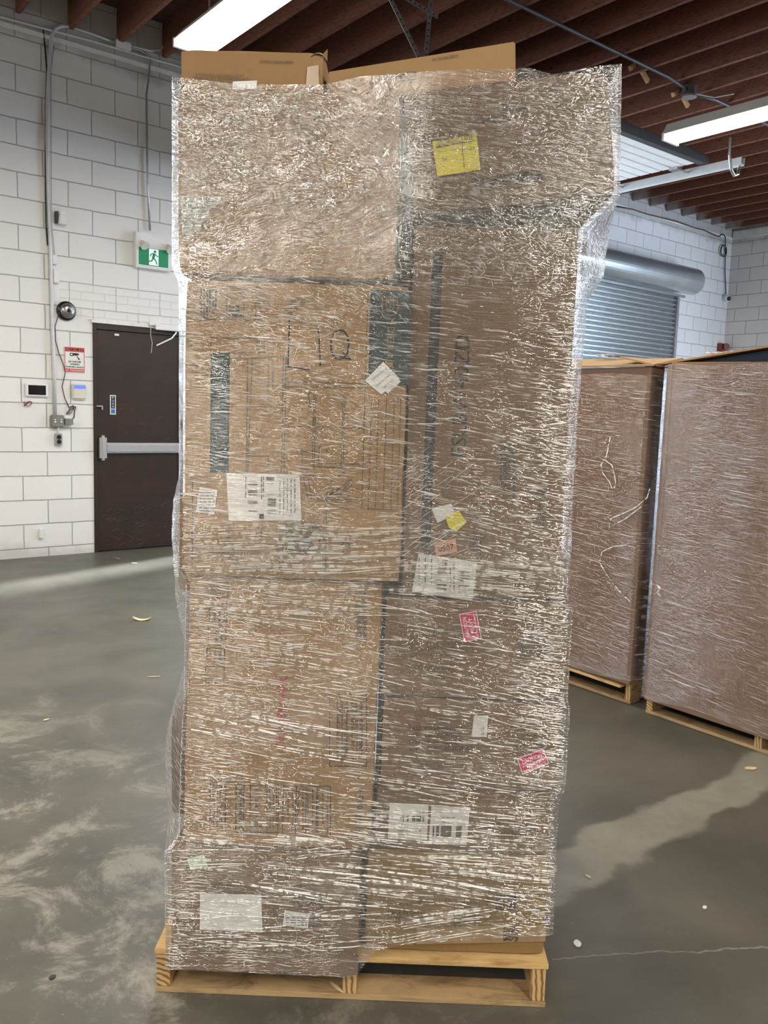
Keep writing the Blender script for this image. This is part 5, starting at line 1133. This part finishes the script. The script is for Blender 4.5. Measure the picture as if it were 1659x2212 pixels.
def shell(name, label, y0, y1, x0, depth, z0, z1, mat, par=None, nz_=50):
    ny = 40; vs = []; uvs = []; fs = []
    path = [(x0 + depth, y1)] + [(x0, y1)] + [(x0, y0)] + [(x0 + depth, y0)]
    seg = []
    for (a, b), (c_, d), n_ in ((path[0], path[1], 14), (path[1], path[2], ny), (path[2], path[3], 14)):
        for k in range(n_): seg.append((a + (c_ - a) * k / n_, b + (d - b) * k / n_))
    seg.append(path[3])
    for r_ in range(nz_ + 1):
        arc = 0; pr_ = None
        for (x, y) in seg:
            if pr_: arc += math.hypot(x - pr_[0], y - pr_[1])
            pr_ = (x, y); z = z0 + (z1 - z0) * r_ / nz_ + (0.02 * mnoise.noise(Vector((arc * 3, r_ == 0, 2))) if r_ in (0, nz_) else 0)
            o_ = 0.0025 * mnoise.noise(Vector((arc * 4, z * 30, 1)))
            vs.append((x - 0.004 + o_, y, z)); uvs.append((arc + 7, z))
    w_ = len(seg)
    for r_ in range(nz_):
        for c_ in range(w_ - 1): q = r_ * w_ + c_; fs.append((q, q + 1, q + w_ + 1, q + w_))
    me = bpy.data.meshes.new(name); me.from_pydata(vs, [], fs); ul = me.uv_layers.new(name='UVMap')
    for p in me.polygons:
        p.use_smooth = True
        for li in p.loop_indices: ul.data[li].uv = uvs[me.loops[li].vertex_index]
    me.materials.append(MT[mat]); o = bpy.data.objects.new(name, me); COL.objects.link(o)
    return tag(o, label, 'stretch film')
shell('stretch_wrap', 'clear stretch film over the big brown carton at the right edge', 1.19, 2.403, 3.655, 1.16, 0.10, 1.775, 'filmR')
sa = shell('stretch_wrap', 'clear stretch film with loose strands on the carton behind the main stack', 2.497, 3.63, 3.686, 1.02, 0.125, 1.74, 'filmR')
# loose strands on the farther carton
def XA(px, py, x=3.675): p = hit(px, py, 0, x); return (p.x, p.y, p.z)
ls = MB()
ls.tube([XA(1318, 945), XA(1310, 985), XA(1298, 1005), XA(1302, 1022), XA(1316, 1040), XA(1322, 1055), XA(1328, 1052), XA(1330, 1040), XA(1322, 1005), XA(1308, 995)], 0.0022, 6)
ls.tube([XA(1352, 1178), XA(1325, 1180), XA(1300, 1192), XA(1295, 1215), XA(1308, 1238), XA(1325, 1262), XA(1345, 1285), XA(1362, 1300)], 0.0025, 6)
ls.tube([XA(1404, 1055), XA(1398, 1075), XA(1375, 1095), XA(1345, 1110), XA(1318, 1120), XA(1316, 1140), XA(1352, 1120), XA(1385, 1095)], 0.003, 6)
link('film_strand', ls, 'fold', sa, smooth_=True)
kn = MB().tube([XA(1418, 1260, 3.64), XA(1425, 1270, 3.63), XA(1420, 1280, 3.63), XA(1427, 1288, 3.64)], 0.005, 6)
tag(link('film_knot', kn, 'fold', smooth_=True), 'small white knotted film tail at the left edge of big right carton', 'film scrap')
for (x, y, lab) in ((1315, 763, 'white scrap of film on the top flap of the farther carton'), (1560, 757, 'white scrap of film lying on the raised flap of the big carton')):
    p = hit(x, y, 0, 3.98); mb = MB(); vs = []
    for j in range(5):
        for i in range(9): vs.append((p.x + j * 0.04 - .06, p.y + (i - 4) * 0.02, p.z - 0.015 + 0.012 * mnoise.noise(Vector((i * .8, j * .9, x))) + 0.008 * (j % 2)))
    mb.add(vs, [(j * 9 + i, j * 9 + i + 1, j * 9 + i + 10, j * 9 + i + 9) for j in range(4) for i in range(8)])
    tag(link('film_scrap', mb, 'fold', smooth_=True), lab, 'film scrap')

# ------------------------------------------------------------------ debris on the floor
def chip(px, py, L_, w_, a, label, curl=0.0, mat='chip', z=0.0, name='wood_chip'):
    p = hit(px, py, 2, z); mb = MB(); n_ = 8; vs = []
    for i in range(n_ + 1):
        t = i / n_; ww = w_ * (math.sin(math.pi * (0.12 + 0.8 * t))) / 2; x = (t - 0.5) * L_; zz_ = curl * (2 * t - 1) ** 2 + 0.002
        ca, sa_ = math.cos(a), math.sin(a)
        for s_, dz in ((-1, 0), (1, 0), (1, 0.003), (-1, 0.003)): vs.append((x * ca - s_ * ww * sa_, x * sa_ + s_ * ww * ca, zz_ + dz))
    fs = [(3, 2, 1, 0), (n_ * 4, n_ * 4 + 1, n_ * 4 + 2, n_ * 4 + 3)]
    for i in range(n_):
        for k in range(4): b = i * 4; fs.append((b + k, b + (k + 1) % 4, b + 4 + (k + 1) % 4, b + 4 + k))
    return tag(link(name, mb.add(vs, fs), mat, loc=(p.x, p.y, z)), label, 'debris')
chip(307, 1340, 0.125, 0.045, ANG + 0.1, 'curled tan wood splinter on the floor in front of the brown door', 0.02)
chip(333, 1463, 0.065, 0.008, ANG + 0.3, 'thin straw-coloured splinter on the floor left of the stack')
chip(1622, 1661, 0.055, 0.03, ANG + 0.2, 'small yellow wood chip on the pale floor band near the right pallet')
chip(1320, 1492, 0.10, 0.022, ANG - 0.9, 'narrow wood slat leaning out under the farther pallet', 0.0)
chip(290, 1217, 0.05, 0.03, ANG, 'small white paper scrap on the floor before the brown door', 0, 'white', name='paper_scrap')
chip(254, 1207, 0.12, 0.03, ANG - 0.9, 'faded red paint mark on floor at the brown door', 0, 'redpaint', name='paint_mark')
chip(100, 1556, 0.03, 0.012, 0.3, 'tiny pale chip on the floor at far left of the stack')
chip(113, 2113, 0.018, 0.014, 0.3, 'small dark leaf-like flake on the floor at lower left', 0, 'ink')
chip(1247, 2040, 0.03, 0.022, 0.8, 'pale grey paint fleck on the floor right of the pine pallet', 0, 'chip' if False else 'plaster')
chip(1522, 1962, 0.018, 0.012, 0.2, 'small pale fleck on the open floor at lower right', 0, 'plaster')
chip(727, 2135, 0.001 + 0.05, 0.008, ANG - 0.8, 'pale splinter sticking across the bottom board of the pine pallet', 0, 'chip', 0.017)
chip(1270, 1895, 0.001 + 0.02, 0.008, ANG - 0.8, 'tiny pale sliver on the wiped floor band beside the stack', 0, 'chip')
